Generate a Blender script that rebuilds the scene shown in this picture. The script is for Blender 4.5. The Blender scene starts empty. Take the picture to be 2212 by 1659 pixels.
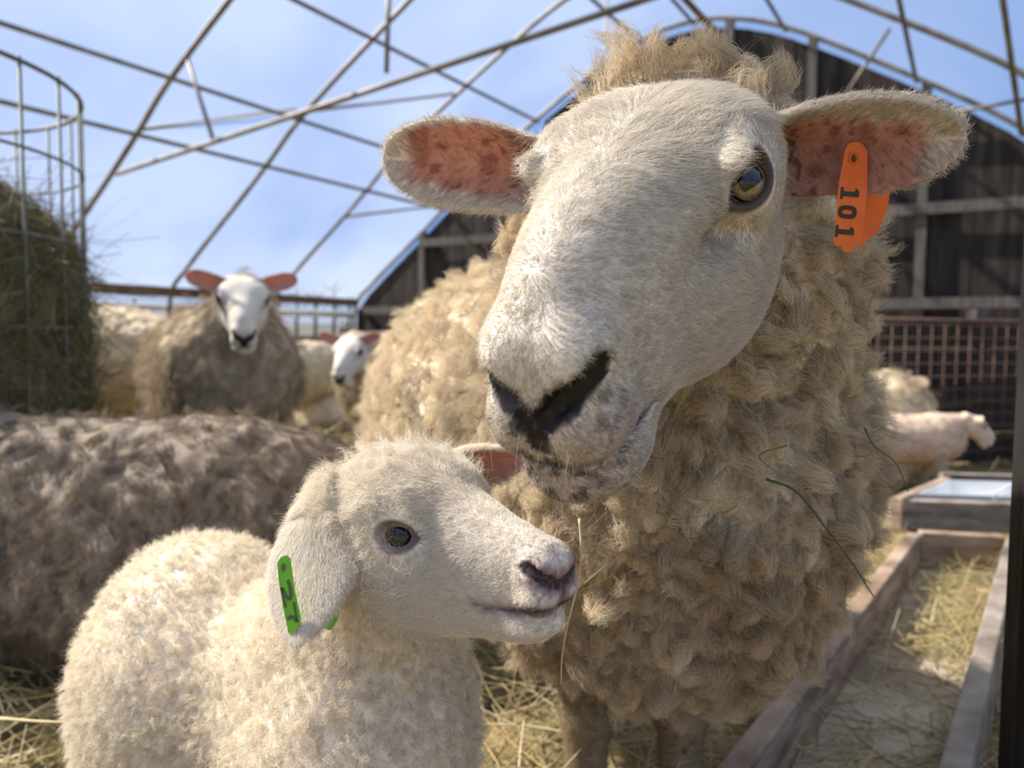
import bpy, math, random
import numpy as np
from mathutils import Vector, Matrix, kdtree

# ------------------------------------------------------------------ camera, world, sun, exposure
S = bpy.context.scene
COL = S.collection
F, W, H = 1660.0, 2212.0, 1659.0
CAM_H, PITCH, ROLL = 0.65, 0.064, 0.0075
cam_data = bpy.data.cameras.new('camera')
cam_data.sensor_width = 36.0
cam_data.lens = 36.0 * F / W
cam_data.clip_start, cam_data.clip_end = 0.02, 600
cam_data.dof.use_dof = True
cam_data.dof.focus_distance = 0.47
cam_data.dof.aperture_fstop = 7.0
cam = bpy.data.objects.new('camera', cam_data)
COL.objects.link(cam)
CAM_M = Matrix.Translation((0, 0, CAM_H)) @ Matrix.Rotation(math.pi / 2 - PITCH, 4, 'X') @ Matrix.Rotation(ROLL, 4, 'Z')
cam.matrix_world = CAM_M
S.camera = cam

S.view_settings.view_transform = 'Standard'
S.view_settings.look = 'None'
S.view_settings.gamma = 1.0
S.view_settings.use_curve_mapping = False
S.view_settings.exposure = 0.60
S.render.use_motion_blur = False
S.cycles.transparent_max_bounces = 12
S.cycles.max_bounces = 5
S.cycles.diffuse_bounces = 3
S.cycles.transmission_bounces = 4
S.cycles.caustics_reflective = False
S.cycles.caustics_refractive = False

SUN_DIR = Vector((0.70, -0.20, -0.68)).normalized()      # direction the light travels
sun_data = bpy.data.lights.new('sun', 'SUN')
sun_data.energy = 6.8
sun_data.color = (1.0, 0.90, 0.76)
sun_data.angle = math.radians(1.2)
sun = bpy.data.objects.new('sun', sun_data)
sun.rotation_euler = SUN_DIR.to_track_quat('-Z', 'Y').to_euler()
sun.location = (-6, 2, 9)
COL.objects.link(sun)

world = bpy.data.worlds.new('sky')
S.world = world
world.use_nodes = True
_nt = world.node_tree
_nt.nodes.clear()
_out = _nt.nodes.new('ShaderNodeOutputWorld')
_bg = _nt.nodes.new('ShaderNodeBackground')
_geo = _nt.nodes.new('ShaderNodeTexCoord')
_sep = _nt.nodes.new('ShaderNodeSeparateXYZ')
_nt.links.new(_geo.outputs['Generated'], _sep.inputs[0])
_rmp = _nt.nodes.new('ShaderNodeValToRGB')
for _p, _c in ((0.0, (.66, .77, .93)), (.12, (.54, .69, .96)), (.45, (.39, .57, .96)), (1.0, (.27, .46, .90))):
    _e = _rmp.color_ramp.elements[0] if _p == 0 else (_rmp.color_ramp.elements[1] if _p == 1 else _rmp.color_ramp.elements.new(_p))
    _e.color = (*_c, 1)
_nt.links.new(_sep.outputs[2], _rmp.inputs[0])
_nt.links.new(_rmp.outputs[0], _bg.inputs['Color'])
_bg.inputs['Strength'].default_value = 0.56
_nt.links.new(_bg.outputs[0], _out.inputs[0])

# ------------------------------------------------------------------ general helpers
RNG = np.random.default_rng(7)
random.seed(7)
CAMPOS = np.array([0, 0, CAM_H])


def P(px, py, d):
    """World point seen at pixel (px, py) of the 2212x1659 frame, d metres in front of the camera."""
    v = CAM_M @ Vector(((px - W / 2) / F * d, (H / 2 - py) / F * d, -d))
    return np.array(v)


def ray(px, py):
    return P(px, py, 1.0) - CAMPOS


def on_z(px, py, z):
    r = ray(px, py)
    return CAMPOS + r * ((z - CAM_H) / r[2])


def tag(o, label=None, cat=None, group=None, kind=None):
    if label: o['label'] = label
    if cat: o['category'] = cat
    if group: o['group'] = group
    if kind: o['kind'] = kind
    return o


def empty(name, loc=(0, 0, 0)):
    o = bpy.data.objects.new(name, None)
    o.location = loc
    o.empty_display_size = 0.05
    COL.objects.link(o)
    return o


def link(name, me, mat=None, parent=None, loc=None):
    o = bpy.data.objects.new(name, me)
    COL.objects.link(o)
    if mat is not None and len(me.materials) == 0:
        me.materials.append(mat)
    if loc is not None:
        o.location = loc
    if parent is not None:
        o.parent = parent
        o.matrix_parent_inverse = parent_inverse(parent)
    return o


def world_of(o):
    m = o.matrix_parent_inverse @ o.matrix_basis
    return world_of(o.parent) @ m if o.parent is not None else o.matrix_basis.copy()


def parent_inverse(p):
    return world_of(p).inverted()


def mesh_np(name, V, Fq, smooth=True):
    """Mesh from numpy arrays; Fq is (n,3) or (n,4)."""
    V = np.asarray(V, dtype=np.float32)
    Fq = np.asarray(Fq, dtype=np.int32)
    me = bpy.data.meshes.new(name)
    k = Fq.shape[1]
    me.vertices.add(len(V))
    me.vertices.foreach_set('co', V.ravel())
    me.loops.add(Fq.size)
    me.loops.foreach_set('vertex_index', Fq.ravel())
    me.polygons.add(len(Fq))
    me.polygons.foreach_set('loop_start', np.arange(0, Fq.size, k, dtype=np.int32))
    me.polygons.foreach_set('loop_total', np.full(len(Fq), k, dtype=np.int32))
    me.polygons.foreach_set('use_smooth', np.full(len(Fq), smooth, dtype=bool))
    me.update(calc_edges=True)
    return me


class MB:
    """Collects polygons of mixed size into one mesh."""
    def __init__(self):
        self.v, self.f = [], []

    def add(self, vs, fs):
        o = len(self.v)
        self.v += [tuple(map(float, p)) for p in vs]
        self.f += [tuple(i + o for i in f) for f in fs]

    def box(self, c, ax, half):
        """Box with centre c, axis rows ax (3x3) and half sizes."""
        c = np.array(c, float); ax = np.array(ax, float)
        vs = []
        for sx in (-1, 1):
            for sy in (-1, 1):
                for sz in (-1, 1):
                    vs.append(c + ax[0] * sx * half[0] + ax[1] * sy * half[1] + ax[2] * sz * half[2])
        self.add(vs, [(0, 1, 3, 2), (4, 6, 7, 5), (0, 4, 5, 1), (2, 3, 7, 6), (0, 2, 6, 4), (1, 5, 7, 3)])

    def tube(self, pts, r, n=8, cap=True):
        pts = [np.array(p, float) for p in pts]
        m = len(pts)
        rr = r if hasattr(r, '__len__') else [r] * m
        up = np.array([0.13, 0.21, 0.97])
        rings = []
        for i in range(m):
            t = pts[min(i + 1, m - 1)] - pts[max(i - 1, 0)]
            t = t / (np.linalg.norm(t) + 1e-12)
            u = up - t * (up @ t)
            if np.linalg.norm(u) < 1e-3:
                u = np.array([1.0, 0, 0]) - t * t[0]
            u /= np.linalg.norm(u); up = u
            w = np.cross(t, u)
            rings.append([pts[i] + rr[i] * (math.cos(a) * u + math.sin(a) * w) for a in np.linspace(0, 2 * math.pi, n, endpoint=False)])
        vs = [p for ring in rings for p in ring]
        fs = []
        for i in range(m - 1):
            for j in range(n):
                k = (j + 1) % n
                fs.append((i * n + j, i * n + k, (i + 1) * n + k, (i + 1) * n + j))
        if cap:
            fs.append(tuple(range(n))[::-1]); fs.append(tuple((m - 1) * n + j for j in range(n)))
        self.add(vs, fs)

    def mesh(self, name, smooth=False):
        me = bpy.data.meshes.new(name)
        me.from_pydata(self.v, [], self.f)
        if smooth:
            for p in me.polygons: p.use_smooth = True
        me.update()
        return me

    def build(self, name, mat, parent=None, smooth=False):
        return link(name, self.mesh(name, smooth), mat, parent)


# ---- numpy noise
def _hash(ix, iy, iz, seed):
    h = (ix.astype(np.uint32) * np.uint32(374761393) + iy.astype(np.uint32) * np.uint32(668265263)
         + iz.astype(np.uint32) * np.uint32(2147483647) + np.uint32(seed) * np.uint32(974634777))
    h = (h ^ (h >> np.uint32(13))) * np.uint32(1274126177)
    h = h ^ (h >> np.uint32(16))
    return (h & np.uint32(0xffff)).astype(np.float32) / 32767.5 - 1.0


def vnoise(p, scale=1.0, seed=0):
    q = np.asarray(p, dtype=np.float64) * scale + 1000.0
    i = np.floor(q).astype(np.int64)
    f = (q - i); f = f * f * (3 - 2 * f)
    r = 0
    for dx in (0, 1):
        for dy in (0, 1):
            for dz in (0, 1):
                w = (f[:, 0] if dx else 1 - f[:, 0]) * (f[:, 1] if dy else 1 - f[:, 1]) * (f[:, 2] if dz else 1 - f[:, 2])
                r = r + w * _hash(i[:, 0] + dx, i[:, 1] + dy, i[:, 2] + dz, seed)
    return r


def fbm(p, scale, seed=0, oct=3):
    r, a, t = 0, 1.0, 0
    for k in range(oct):
        r = r + a * vnoise(p, scale * 2 ** k, seed + k * 17); t += a; a *= 0.5
    return r / t


def sstep(a, b, x):
    t = np.clip((x - a) / (b - a), 0, 1)
    return t * t * (3 - 2 * t)


def norm(v):
    v = np.asarray(v, float)
    return v / (np.linalg.norm(v, axis=-1, keepdims=True) + 1e-12)


# ---- implicit surfaces
def smin(a, b, k):
    h = np.clip(0.5 + 0.5 * (b - a) / k, 0, 1)
    return b + (a - b) * h - k * h * (1 - h)


def smax(a, b, k):
    return -smin(-a, -b, k)


def ell(p, c, r, M=None):
    q = p - np.asarray(c)
    if M is not None:
        q = q @ M
    r = np.asarray(r, float)
    k0 = np.sqrt(((q / r) ** 2).sum(1)); k1 = np.sqrt(((q / r ** 2) ** 2).sum(1)) + 1e-9
    return np.where(k0 < 1e-3, -r.min(), k0 * (k0 - 1) / k1)


def cone(p, a, b, ra, rb):
    a = np.asarray(a, float); b = np.asarray(b, float)
    ab = b - a
    t = np.clip(((p - a) @ ab) / (ab @ ab), 0, 1)
    return np.linalg.norm(p - a - t[:, None] * ab, axis=1) - (ra + (rb - ra) * t)


def loft(p, ys, zc, hu, hd, w, n=2.3):
    """Tube along local y with centre height zc, half height up / down, half width; all sampled over ys."""
    y = p[:, 1]
    c = np.interp(y, ys, zc); u = np.interp(y, ys, hu); d = np.interp(y, ys, hd); ww = np.interp(y, ys, w)
    z = p[:, 2] - c
    h = np.where(z > 0, u, d)
    q = ((np.abs(p[:, 0]) / ww) ** n + (np.abs(z) / h) ** n) ** (1.0 / n)
    dr = (q - 1) * np.minimum(ww, h)
    return smax(dr, np.maximum(ys[0] - y, y - ys[-1]), 0.012)


def axis_grid(lo, hi, flo, fhi, fine, coarse):
    """Rectilinear axis: fine spacing inside [flo, fhi], growing to coarse outside."""
    out = list(np.arange(flo, fhi, fine))
    x, s = flo, fine
    pre = []
    while x > lo:
        s = min(s * 1.15, coarse); x -= s; pre.append(x)
    x, s = out[-1], fine
    post = []
    while x < hi:
        s = min(s * 1.15, coarse); x += s; post.append(x)
    return np.array(pre[::-1] + out + post)


def surface_nets(f, xs, ys, zs, B=6, newton=2):
    nx, ny, nz = len(xs), len(ys), len(zs)
    bx, by, bz = [-(-n // B) for n in (nx, ny, nz)]
    def mids(a, b):
        lo = [a[i * B] for i in range(b)]; hi = [a[min((i + 1) * B, len(a) - 1)] for i in range(b)]
        return (np.array(lo) + np.array(hi)) / 2, (np.array(hi) - np.array(lo)) / 2
    cx, hx = mids(xs, bx); cy, hy = mids(ys, by); cz, hz = mids(zs, bz)
    C = np.stack(np.meshgrid(cx, cy, cz, indexing='ij'), -1).reshape(-1, 3)
    R = np.sqrt(hx[:, None, None] ** 2 + hy[None, :, None] ** 2 + hz[None, None, :] ** 2).ravel()
    d = np.concatenate([f(c) for c in np.array_split(C, max(1, len(C) // 60000))])
    act = np.abs(d) < R * 1.7 + 0.008
    V = np.where(d.reshape(bx, by, bz) < 0, np.float32(-1), np.float32(1))
    V = np.repeat(np.repeat(np.repeat(V, B, 0), B, 1), B, 2)[:nx, :ny, :nz].copy()
    ai = np.argwhere(act.reshape(bx, by, bz))
    off = np.stack(np.meshgrid(*[np.arange(B)] * 3, indexing='ij'), -1).reshape(-1, 3)
    for chunk in np.array_split(ai, max(1, len(ai) // 300)):
        idx = (chunk[:, None, :] * B + off[None]).reshape(-1, 3)
        idx = idx[(idx[:, 0] < nx) & (idx[:, 1] < ny) & (idx[:, 2] < nz)]
        pts = np.stack([xs[idx[:, 0]], ys[idx[:, 1]], zs[idx[:, 2]]], -1)
        V[idx[:, 0], idx[:, 1], idx[:, 2]] = f(pts)
    neg = V < 0
    cnt = np.zeros((nx - 1, ny - 1, nz - 1), np.int8)
    for a in (0, 1):
        for b in (0, 1):
            for c in (0, 1):
                cnt += neg[a:nx - 1 + a, b:ny - 1 + b, c:nz - 1 + c]
    cells = np.argwhere((cnt > 0) & (cnt < 8))
    vid = np.full((nx - 1, ny - 1, nz - 1), -1, np.int32)
    vid[cells[:, 0], cells[:, 1], cells[:, 2]] = np.arange(len(cells))
    acc = np.zeros((len(cells), 3)); num = np.zeros(len(cells))
    AX = (xs, ys, zs)
    corners = [(a, b, c) for a in (0, 1) for b in (0, 1) for c in (0, 1)]
    for a in corners:
        for ax in range(3):
            if a[ax]: continue
            b = list(a); b[ax] = 1
            ia = cells + np.array(a); ib = cells + np.array(b)
            va = V[ia[:, 0], ia[:, 1], ia[:, 2]]; vb = V[ib[:, 0], ib[:, 1], ib[:, 2]]
            m = (va < 0) != (vb < 0)
            t = np.where(m, va / np.where(m, va - vb, 1), 0)
            pa = np.stack([AX[k][ia[:, k]] for k in range(3)], -1); pb = np.stack([AX[k][ib[:, k]] for k in range(3)], -1)
            acc += np.where(m[:, None], pa + (pb - pa) * t[:, None], 0); num += m
    verts = acc / num[:, None]
    quads = []
    for ax in range(3):
        sl0 = [slice(None)] * 3; sl1 = [slice(None)] * 3
        sl0[ax] = slice(0, -1); sl1[ax] = slice(1, None)
        ch = neg[tuple(sl0)] != neg[tuple(sl1)]
        e = np.argwhere(ch)
        o1, o2 = [k for k in range(3) if k != ax]
        ok = (e[:, o1] > 0) & (e[:, o2] > 0) & (e[:, o1] < V.shape[o1] - 1) & (e[:, o2] < V.shape[o2] - 1)
        e = e[ok]
        def g(da, db):
            q = e.copy(); q[:, o1] += da; q[:, o2] += db
            return vid[q[:, 0], q[:, 1], q[:, 2]]
        quad = np.stack([g(-1, -1), g(0, -1), g(0, 0), g(-1, 0)], -1)
        inside = neg[e[:, 0], e[:, 1], e[:, 2]]
        flip = inside if ax != 1 else ~inside
        quad = np.where(flip[:, None], quad, quad[:, ::-1])
        quads.append(quad)
    quads = np.concatenate(quads)
    quads = quads[(quads >= 0).all(1)]
    for _ in range(newton):
        g, d0 = grad(f, verts)
        gl = (g ** 2).sum(1) + 1e-6
        step = g * (d0 / gl)[:, None]
        sl = np.linalg.norm(step, axis=1, keepdims=True)
        verts = verts - step * np.minimum(1, 0.003 / (sl + 1e-9))
    return verts, quads


def grad(f, p, e=4e-4):
    d0 = f(p)
    g = np.stack([f(p + np.eye(3)[k] * e) - d0 for k in range(3)], -1) / e
    return g, d0


def vert_normals(V, Q):
    n = np.cross(V[Q[:, 2]] - V[Q[:, 0]], V[Q[:, 3]] - V[Q[:, 1]])
    N = np.zeros_like(V)
    for k in range(4):
        np.add.at(N, Q[:, k], n)
    return norm(N)


def largest_piece(V, Q):
    """Keep the largest connected piece."""
    lab = np.arange(len(V))
    while True:
        m = lab[Q].min(1)
        new = lab.copy()
        for k in range(4):
            np.minimum.at(new, Q[:, k], m)
        new = new[new]
        if (new == lab).all(): break
        lab = new
    u, c = np.unique(lab, return_counts=True)
    keep = lab == u[c.argmax()]
    idx = np.cumsum(keep) - 1
    return V[keep], idx[Q[keep[Q[:, 0]]]], keep


def sample_surface(V, Q, N, weight, n, rng=RNG):
    """n random points on the quads, density proportional to the per-vertex weight."""
    T = np.concatenate([Q[:, [0, 1, 2]], Q[:, [0, 2, 3]]])
    A = np.linalg.norm(np.cross(V[T[:, 1]] - V[T[:, 0]], V[T[:, 2]] - V[T[:, 0]]), axis=1) / 2
    wt = A * weight[T].mean(1)
    cs = np.cumsum(wt)
    t = np.searchsorted(cs, rng.random(n) * cs[-1]).clip(0, len(T) - 1)
    r1, r2 = np.sqrt(rng.random(n)), rng.random(n)
    b = np.stack([1 - r1, r1 * (1 - r2), r1 * r2], -1)
    p = (V[T[t]] * b[:, :, None]).sum(1)
    nn = norm((N[T[t]] * b[:, :, None]).sum(1))
    return p, nn, T[t], b, cs[-1]


def facing(p, n):
    return (norm(CAMPOS - p) * n).sum(1)


def hair_object(name, pts, radius, color, mat, parent):
    """pts (n,k,3); radius (k,) profile x (n,) scale; color (n,3)."""
    n, k = pts.shape[:2]
    hc = bpy.data.hair_curves.new(name)
    hc.add_curves([k] * n)
    hc.points.foreach_set('position', pts.astype(np.float32).ravel())
    ra = hc.attributes.get('radius') or hc.attributes.new('radius', 'FLOAT', 'POINT')
    ra.data.foreach_set('value', radius.astype(np.float32).ravel())
    ca = hc.attributes.new('tint', 'FLOAT_COLOR', 'CURVE')
    ca.data.foreach_set('color', np.concatenate([color, np.ones((n, 1))], 1).astype(np.float32).ravel())
    hc.materials.append(mat)
    o = bpy.data.objects.new(name, hc)
    COL.objects.link(o)
    o['kind'] = 'stuff'
    if parent is not None:
        o.parent = parent
        o.matrix_parent_inverse = parent_inverse(parent)
    return o


# ------------------------------------------------------------------ materials
def new_mat(name):
    m = bpy.data.materials.new(name)
    m.use_nodes = True
    nt = m.node_tree
    nt.nodes.clear()
    out = nt.nodes.new('ShaderNodeOutputMaterial')
    return m, nt, out


def N_(nt, kind, **kw):
    n = nt.nodes.new(kind)
    for k, v in kw.items():
        if k in n.inputs:
            n.inputs[k].default_value = v
        else:
            setattr(n, k, v)
    return n


def noise_mat(name, c1, c2, scale=8, rough=0.8, bump=0.0, stretch=(1, 1, 1), c3=None, bscale=None, metal=0.0, spec=0.3, detail=6, coord='Object', lo=0.35, hi=0.65):
    m, nt, out = new_mat(name)
    L = nt.links.new
    tc = N_(nt, 'ShaderNodeTexCoord')
    mp = N_(nt, 'ShaderNodeMapping')
    mp.inputs['Scale'].default_value = stretch
    L(tc.outputs[coord], mp.inputs[0])
    nz = N_(nt, 'ShaderNodeTexNoise', Scale=scale, Detail=detail)
    L(mp.outputs[0], nz.inputs['Vector'])
    cr = N_(nt, 'ShaderNodeValToRGB')
    cr.color_ramp.elements[0].position = lo; cr.color_ramp.elements[0].color = (*c1, 1)
    cr.color_ramp.elements[1].position = hi; cr.color_ramp.elements[1].color = (*c2, 1)
    if c3 is not None:
        e = cr.color_ramp.elements.new((lo + hi) / 2); e.color = (*c3, 1)
    L(nz.outputs['Fac'], cr.inputs[0])
    b = N_(nt, 'ShaderNodeBsdfPrincipled', Roughness=rough, Metallic=metal)
    b.inputs['Specular IOR Level'].default_value = spec
    L(cr.outputs[0], b.inputs['Base Color'])
    if bump:
        n2 = N_(nt, 'ShaderNodeTexNoise', Scale=bscale or scale * 3, Detail=5)
        L(mp.outputs[0], n2.inputs['Vector'])
        bp = N_(nt, 'ShaderNodeBump', Strength=bump, Distance=0.01)
        L(n2.outputs['Fac'], bp.inputs['Height'])
        L(bp.outputs[0], b.inputs['Normal'])
    L(b.outputs[0], out.inputs[0])
    return m


def skin_mat(name, rough=0.75):
    """Colour from the 'tint' vertex attribute; thin places (attribute 'thin') let light through."""
    m, nt, out = new_mat(name)
    L = nt.links.new
    at = N_(nt, 'ShaderNodeAttribute', attribute_name='tint')
    th = N_(nt, 'ShaderNodeAttribute', attribute_name='thin')
    wt = N_(nt, 'ShaderNodeAttribute', attribute_name='wet')
    b = N_(nt, 'ShaderNodeBsdfPrincipled', Roughness=rough)
    b.inputs['Specular IOR Level'].default_value = 0.25
    mr = N_(nt, 'ShaderNodeMapRange')
    mr.inputs['To Min'].default_value = rough; mr.inputs['To Max'].default_value = 0.42
    L(wt.outputs['Fac'], mr.inputs['Value']); L(mr.outputs[0], b.inputs['Roughness'])
    L(at.outputs['Color'], b.inputs['Base Color'])
    tr = N_(nt, 'ShaderNodeBsdfTranslucent', Color=(.95, .42, .27, 1))
    mx = N_(nt, 'ShaderNodeMixShader')
    L(th.outputs['Fac'], mx.inputs[0]); L(b.outputs[0], mx.inputs[1]); L(tr.outputs[0], mx.inputs[2])
    L(mx.outputs[0], out.inputs[0])
    return m


def fur_mat(name, root=0.75, trans=0.35):
    m, nt, out = new_mat(name)
    L = nt.links.new
    at = N_(nt, 'ShaderNodeAttribute', attribute_name='tint')
    hi = N_(nt, 'ShaderNodeHairInfo')
    mr = N_(nt, 'ShaderNodeMapRange')
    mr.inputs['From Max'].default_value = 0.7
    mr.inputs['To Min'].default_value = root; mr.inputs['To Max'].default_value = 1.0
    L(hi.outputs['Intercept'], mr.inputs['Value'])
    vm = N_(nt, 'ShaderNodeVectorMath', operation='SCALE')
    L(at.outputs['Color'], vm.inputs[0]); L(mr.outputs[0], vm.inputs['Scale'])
    d = N_(nt, 'ShaderNodeBsdfDiffuse'); t = N_(nt, 'ShaderNodeBsdfTranslucent')
    L(vm.outputs[0], d.inputs['Color']); L(vm.outputs[0], t.inputs['Color'])
    mx = N_(nt, 'ShaderNodeMixShader', Fac=trans)
    L(d.outputs[0], mx.inputs[1]); L(t.outputs[0], mx.inputs[2])
    L(mx.outputs[0], out.inputs[0])
    return m


def set_attr(me, name, arr):
    if arr.ndim == 2:
        a = me.attributes.new(name, 'FLOAT_COLOR', 'POINT')
        a.data.foreach_set('color', np.concatenate([arr, np.ones((len(arr), 1))], 1).astype(np.float32).ravel())
    else:
        a = me.attributes.new(name, 'FLOAT', 'POINT')
        a.data.foreach_set('value', arr.astype(np.float32))


def rot3(a, b, c):
    Rz = np.array([[math.cos(a), -math.sin(a), 0], [math.sin(a), math.cos(a), 0], [0, 0, 1]])
    Rx = np.array([[1, 0, 0], [0, math.cos(b), -math.sin(b)], [0, math.sin(b), math.cos(b)]])
    Ry = np.array([[math.cos(c), 0, math.sin(c)], [0, 1, 0], [-math.sin(c), 0, math.cos(c)]])
    return Rz @ Rx @ Ry


M_SKIN = skin_mat('skin')
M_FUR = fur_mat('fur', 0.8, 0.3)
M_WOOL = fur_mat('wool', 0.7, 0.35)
# ------------------------------------------------------------------ animal building blocks
class Ear:
    """Leaf-shaped cupped ear from base B to tip T whose hollow faces nrm."""
    def __init__(s, B, T, nrm, wmax, cup=0.5, bend=0.0, th=0.0032, wp=None, roll=0.0):
        s.B = np.array(B, float); s.T = np.array(T, float)
        s.a = norm(s.T - s.B); s.len = np.linalg.norm(s.T - s.B)
        n = np.array(nrm, float); n = norm(n - s.a * (n @ s.a))
        s.n, s.b = n, np.cross(n, s.a)
        s.w, s.cup, s.bend, s.th, s.roll = wmax, cup, bend, th, roll
        s.wp = wp or ([-.3, 0, .2, .4, .55, .7, .82, .91, .97, 1.0, 1.05], [.70, .80, .93, 1, 1, .93, .78, .58, .36, .04, -.3])

    def coords(s, p):
        q = p - s.B
        ta = q @ s.a / s.len; tb = q @ s.b; tc = q @ s.n
        w = np.interp(ta, *s.wp) * s.w
        ww = np.maximum(w, 0.15 * s.w)
        u = tb / ww
        base = np.clip(1 - ta / 0.5, 0, 1)
        mid = (s.cup + 0.9 * base ** 2) * ww * (np.minimum(u * u, 2.5) - 0.35) + s.bend * s.len * ta * np.abs(ta) + s.roll * ww * u
        return ta, tb, tc - mid, w

    def sdf(s, p):
        ta, tb, dc, w = s.coords(p)
        th = s.th * (1.25 - 0.5 * np.clip(ta, 0, 1))
        d1 = (np.abs(dc) - th) * 0.75
        d2 = (np.abs(tb) - w) * 0.8
        d = smax(d1, d2, 0.004)
        return np.maximum(d, (-0.22 - ta) * s.len)


def within(f, p, c, r):
    """f(p), evaluated only inside the ball (c, r); outside it the distance to the ball."""
    d = np.linalg.norm(p - np.asarray(c), axis=1) - r
    out = d + .05
    k = d < .04
    if k.any():
        out[k] = f(p[k])
    return out


def poly_arr(*rows):
    a = np.array(rows, float)
    return [a[:, k] for k in range(a.shape[1])]


def make_hair(p, n, length, direction, lift, npts=5, bend=0.5, wave=0.0, freq=2.0, rad=9e-5, rng=RNG, jitter=0.25, tipr=0.25):
    """Strands leaving p along a mix of normal and a tangent direction."""
    m = len(p)
    t = direction - n * (direction * n).sum(1, keepdims=True)
    t = norm(t + 1e-6)
    t = norm(t + jitter * rng.normal(size=(m, 3)))
    t = norm(t - n * (t * n).sum(1, keepdims=True))
    s2 = np.cross(n, t)
    u = np.linspace(0, 1, npts)
    L = (length * (0.7 + 0.6 * rng.random(m)))
    ph = rng.random(m) * 6.28; ph2 = rng.random(m) * 6.28
    lf = np.clip(lift * (0.6 + 0.8 * rng.random(m)), 0, 1)
    pts = np.zeros((m, npts, 3))
    for i, x in enumerate(u):
        up = lf * x - bend * lf * x * x
        al = np.sqrt(np.maximum(0, 1 - lf ** 2)) * x + 0.3 * bend * lf * x * x
        wv = wave * (x ** 0.7) * np.ones(m)
        pts[:, i] = p + n * ((up * L)[:, None] + 0.0) + t * (al * L)[:, None] \
            + s2 * (wv * np.sin(ph + freq * 6.28 * x) - wv * np.sin(ph) * (1 - x))[:, None] \
            + n * (0.5 * wv * np.cos(ph2 + freq * 6.28 * x) + 0.3 * wv)[:, None]
    prof = np.interp(u, [0, .3, 1], [1, 1, tipr])
    r = np.broadcast_to(prof, (m, npts)) * rad * (0.75 + 0.5 * rng.random(m))[:, None]
    return pts, r


def lock_hair(p, n, seeds, sn, sdir, slen, npts, wave, freq, rad, pinch=0.8, rng=RNG):
    """Strands gathered into tapering wavy locks: each root belongs to its nearest seed."""
    kd = kdtree.KDTree(len(seeds))
    for i, s in enumerate(seeds): kd.insert(s, i)
    kd.balance()
    own = np.array([kd.find(q)[1] for q in p])
    u = np.linspace(0, 1, npts)
    L = slen[own] * (0.75 + 0.4 * rng.random(len(p)))
    d = sdir[own]
    side = norm(np.cross(d, n + 0.01)); side2 = np.cross(d, side)
    sph = rng.random(len(seeds)) * 6.28
    ph = sph[own] + 0.5 * rng.normal(size=len(p))
    c = seeds[own]
    pts = np.zeros((len(p), npts, 3))
    for i, x in enumerate(u):
        g = pinch * x ** 1.3
        base = p + (c - p) * g
        w = wave * min(1, x * 1.8)
        pts[:, i] = base + d * (L * x)[:, None] + n * (0.25 * L * x * (1 - x))[:, None] \
            + side * (w * np.sin(ph + freq * 6.28 * x))[:, None] + side2 * (w * np.cos(ph * 1.3 + freq * 6.28 * x))[:, None]
    pts += rng.normal(size=(len(p), 1, 3)) * 0.0006
    prof = np.interp(u, [0, .5, 1], [1, 1, .35])
    r = np.broadcast_to(prof, (len(p), npts)) * rad * (0.7 + 0.6 * rng.random(len(p)))[:, None]
    return pts, r, own


def nearest(seeds, p):
    kd = kdtree.KDTree(len(seeds))
    for i, s in enumerate(seeds): kd.insert(s, i)
    kd.balance()
    r = [kd.find_n(q, 2) for q in p]
    return np.array([a[0][1] for a in r]), np.array([a[0][2] for a in r]), np.array([a[1][2] for a in r])


def sphere_mesh(name, c, r, M=None, seg=28, ring=18):
    """UV sphere whose local +z pole is column 2 of M."""
    M = np.eye(3) if M is None else M
    V = [np.array([0, 0, 1.0])]
    for i in range(1, ring):
        a = math.pi * i / ring
        for j in range(seg):
            b = 2 * math.pi * j / seg
            V.append(np.array([math.sin(a) * math.cos(b), math.sin(a) * math.sin(b), math.cos(a)]))
    V.append(np.array([0, 0, -1.0]))
    Fs = []
    for j in range(seg):
        Fs.append((0, 1 + j, 1 + (j + 1) % seg))
        o = 1 + (ring - 2) * seg
        Fs.append((o + j, len(V) - 1, o + (j + 1) % seg))
    for i in range(ring - 2):
        for j in range(seg):
            a, b = 1 + i * seg + j, 1 + i * seg + (j + 1) % seg
            Fs.append((a, a + seg, b + seg, b))
    me = bpy.data.meshes.new(name)
    me.from_pydata([tuple(np.array(v) * r) for v in V], [], Fs)
    for p in me.polygons: p.use_smooth = True
    return me


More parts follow.
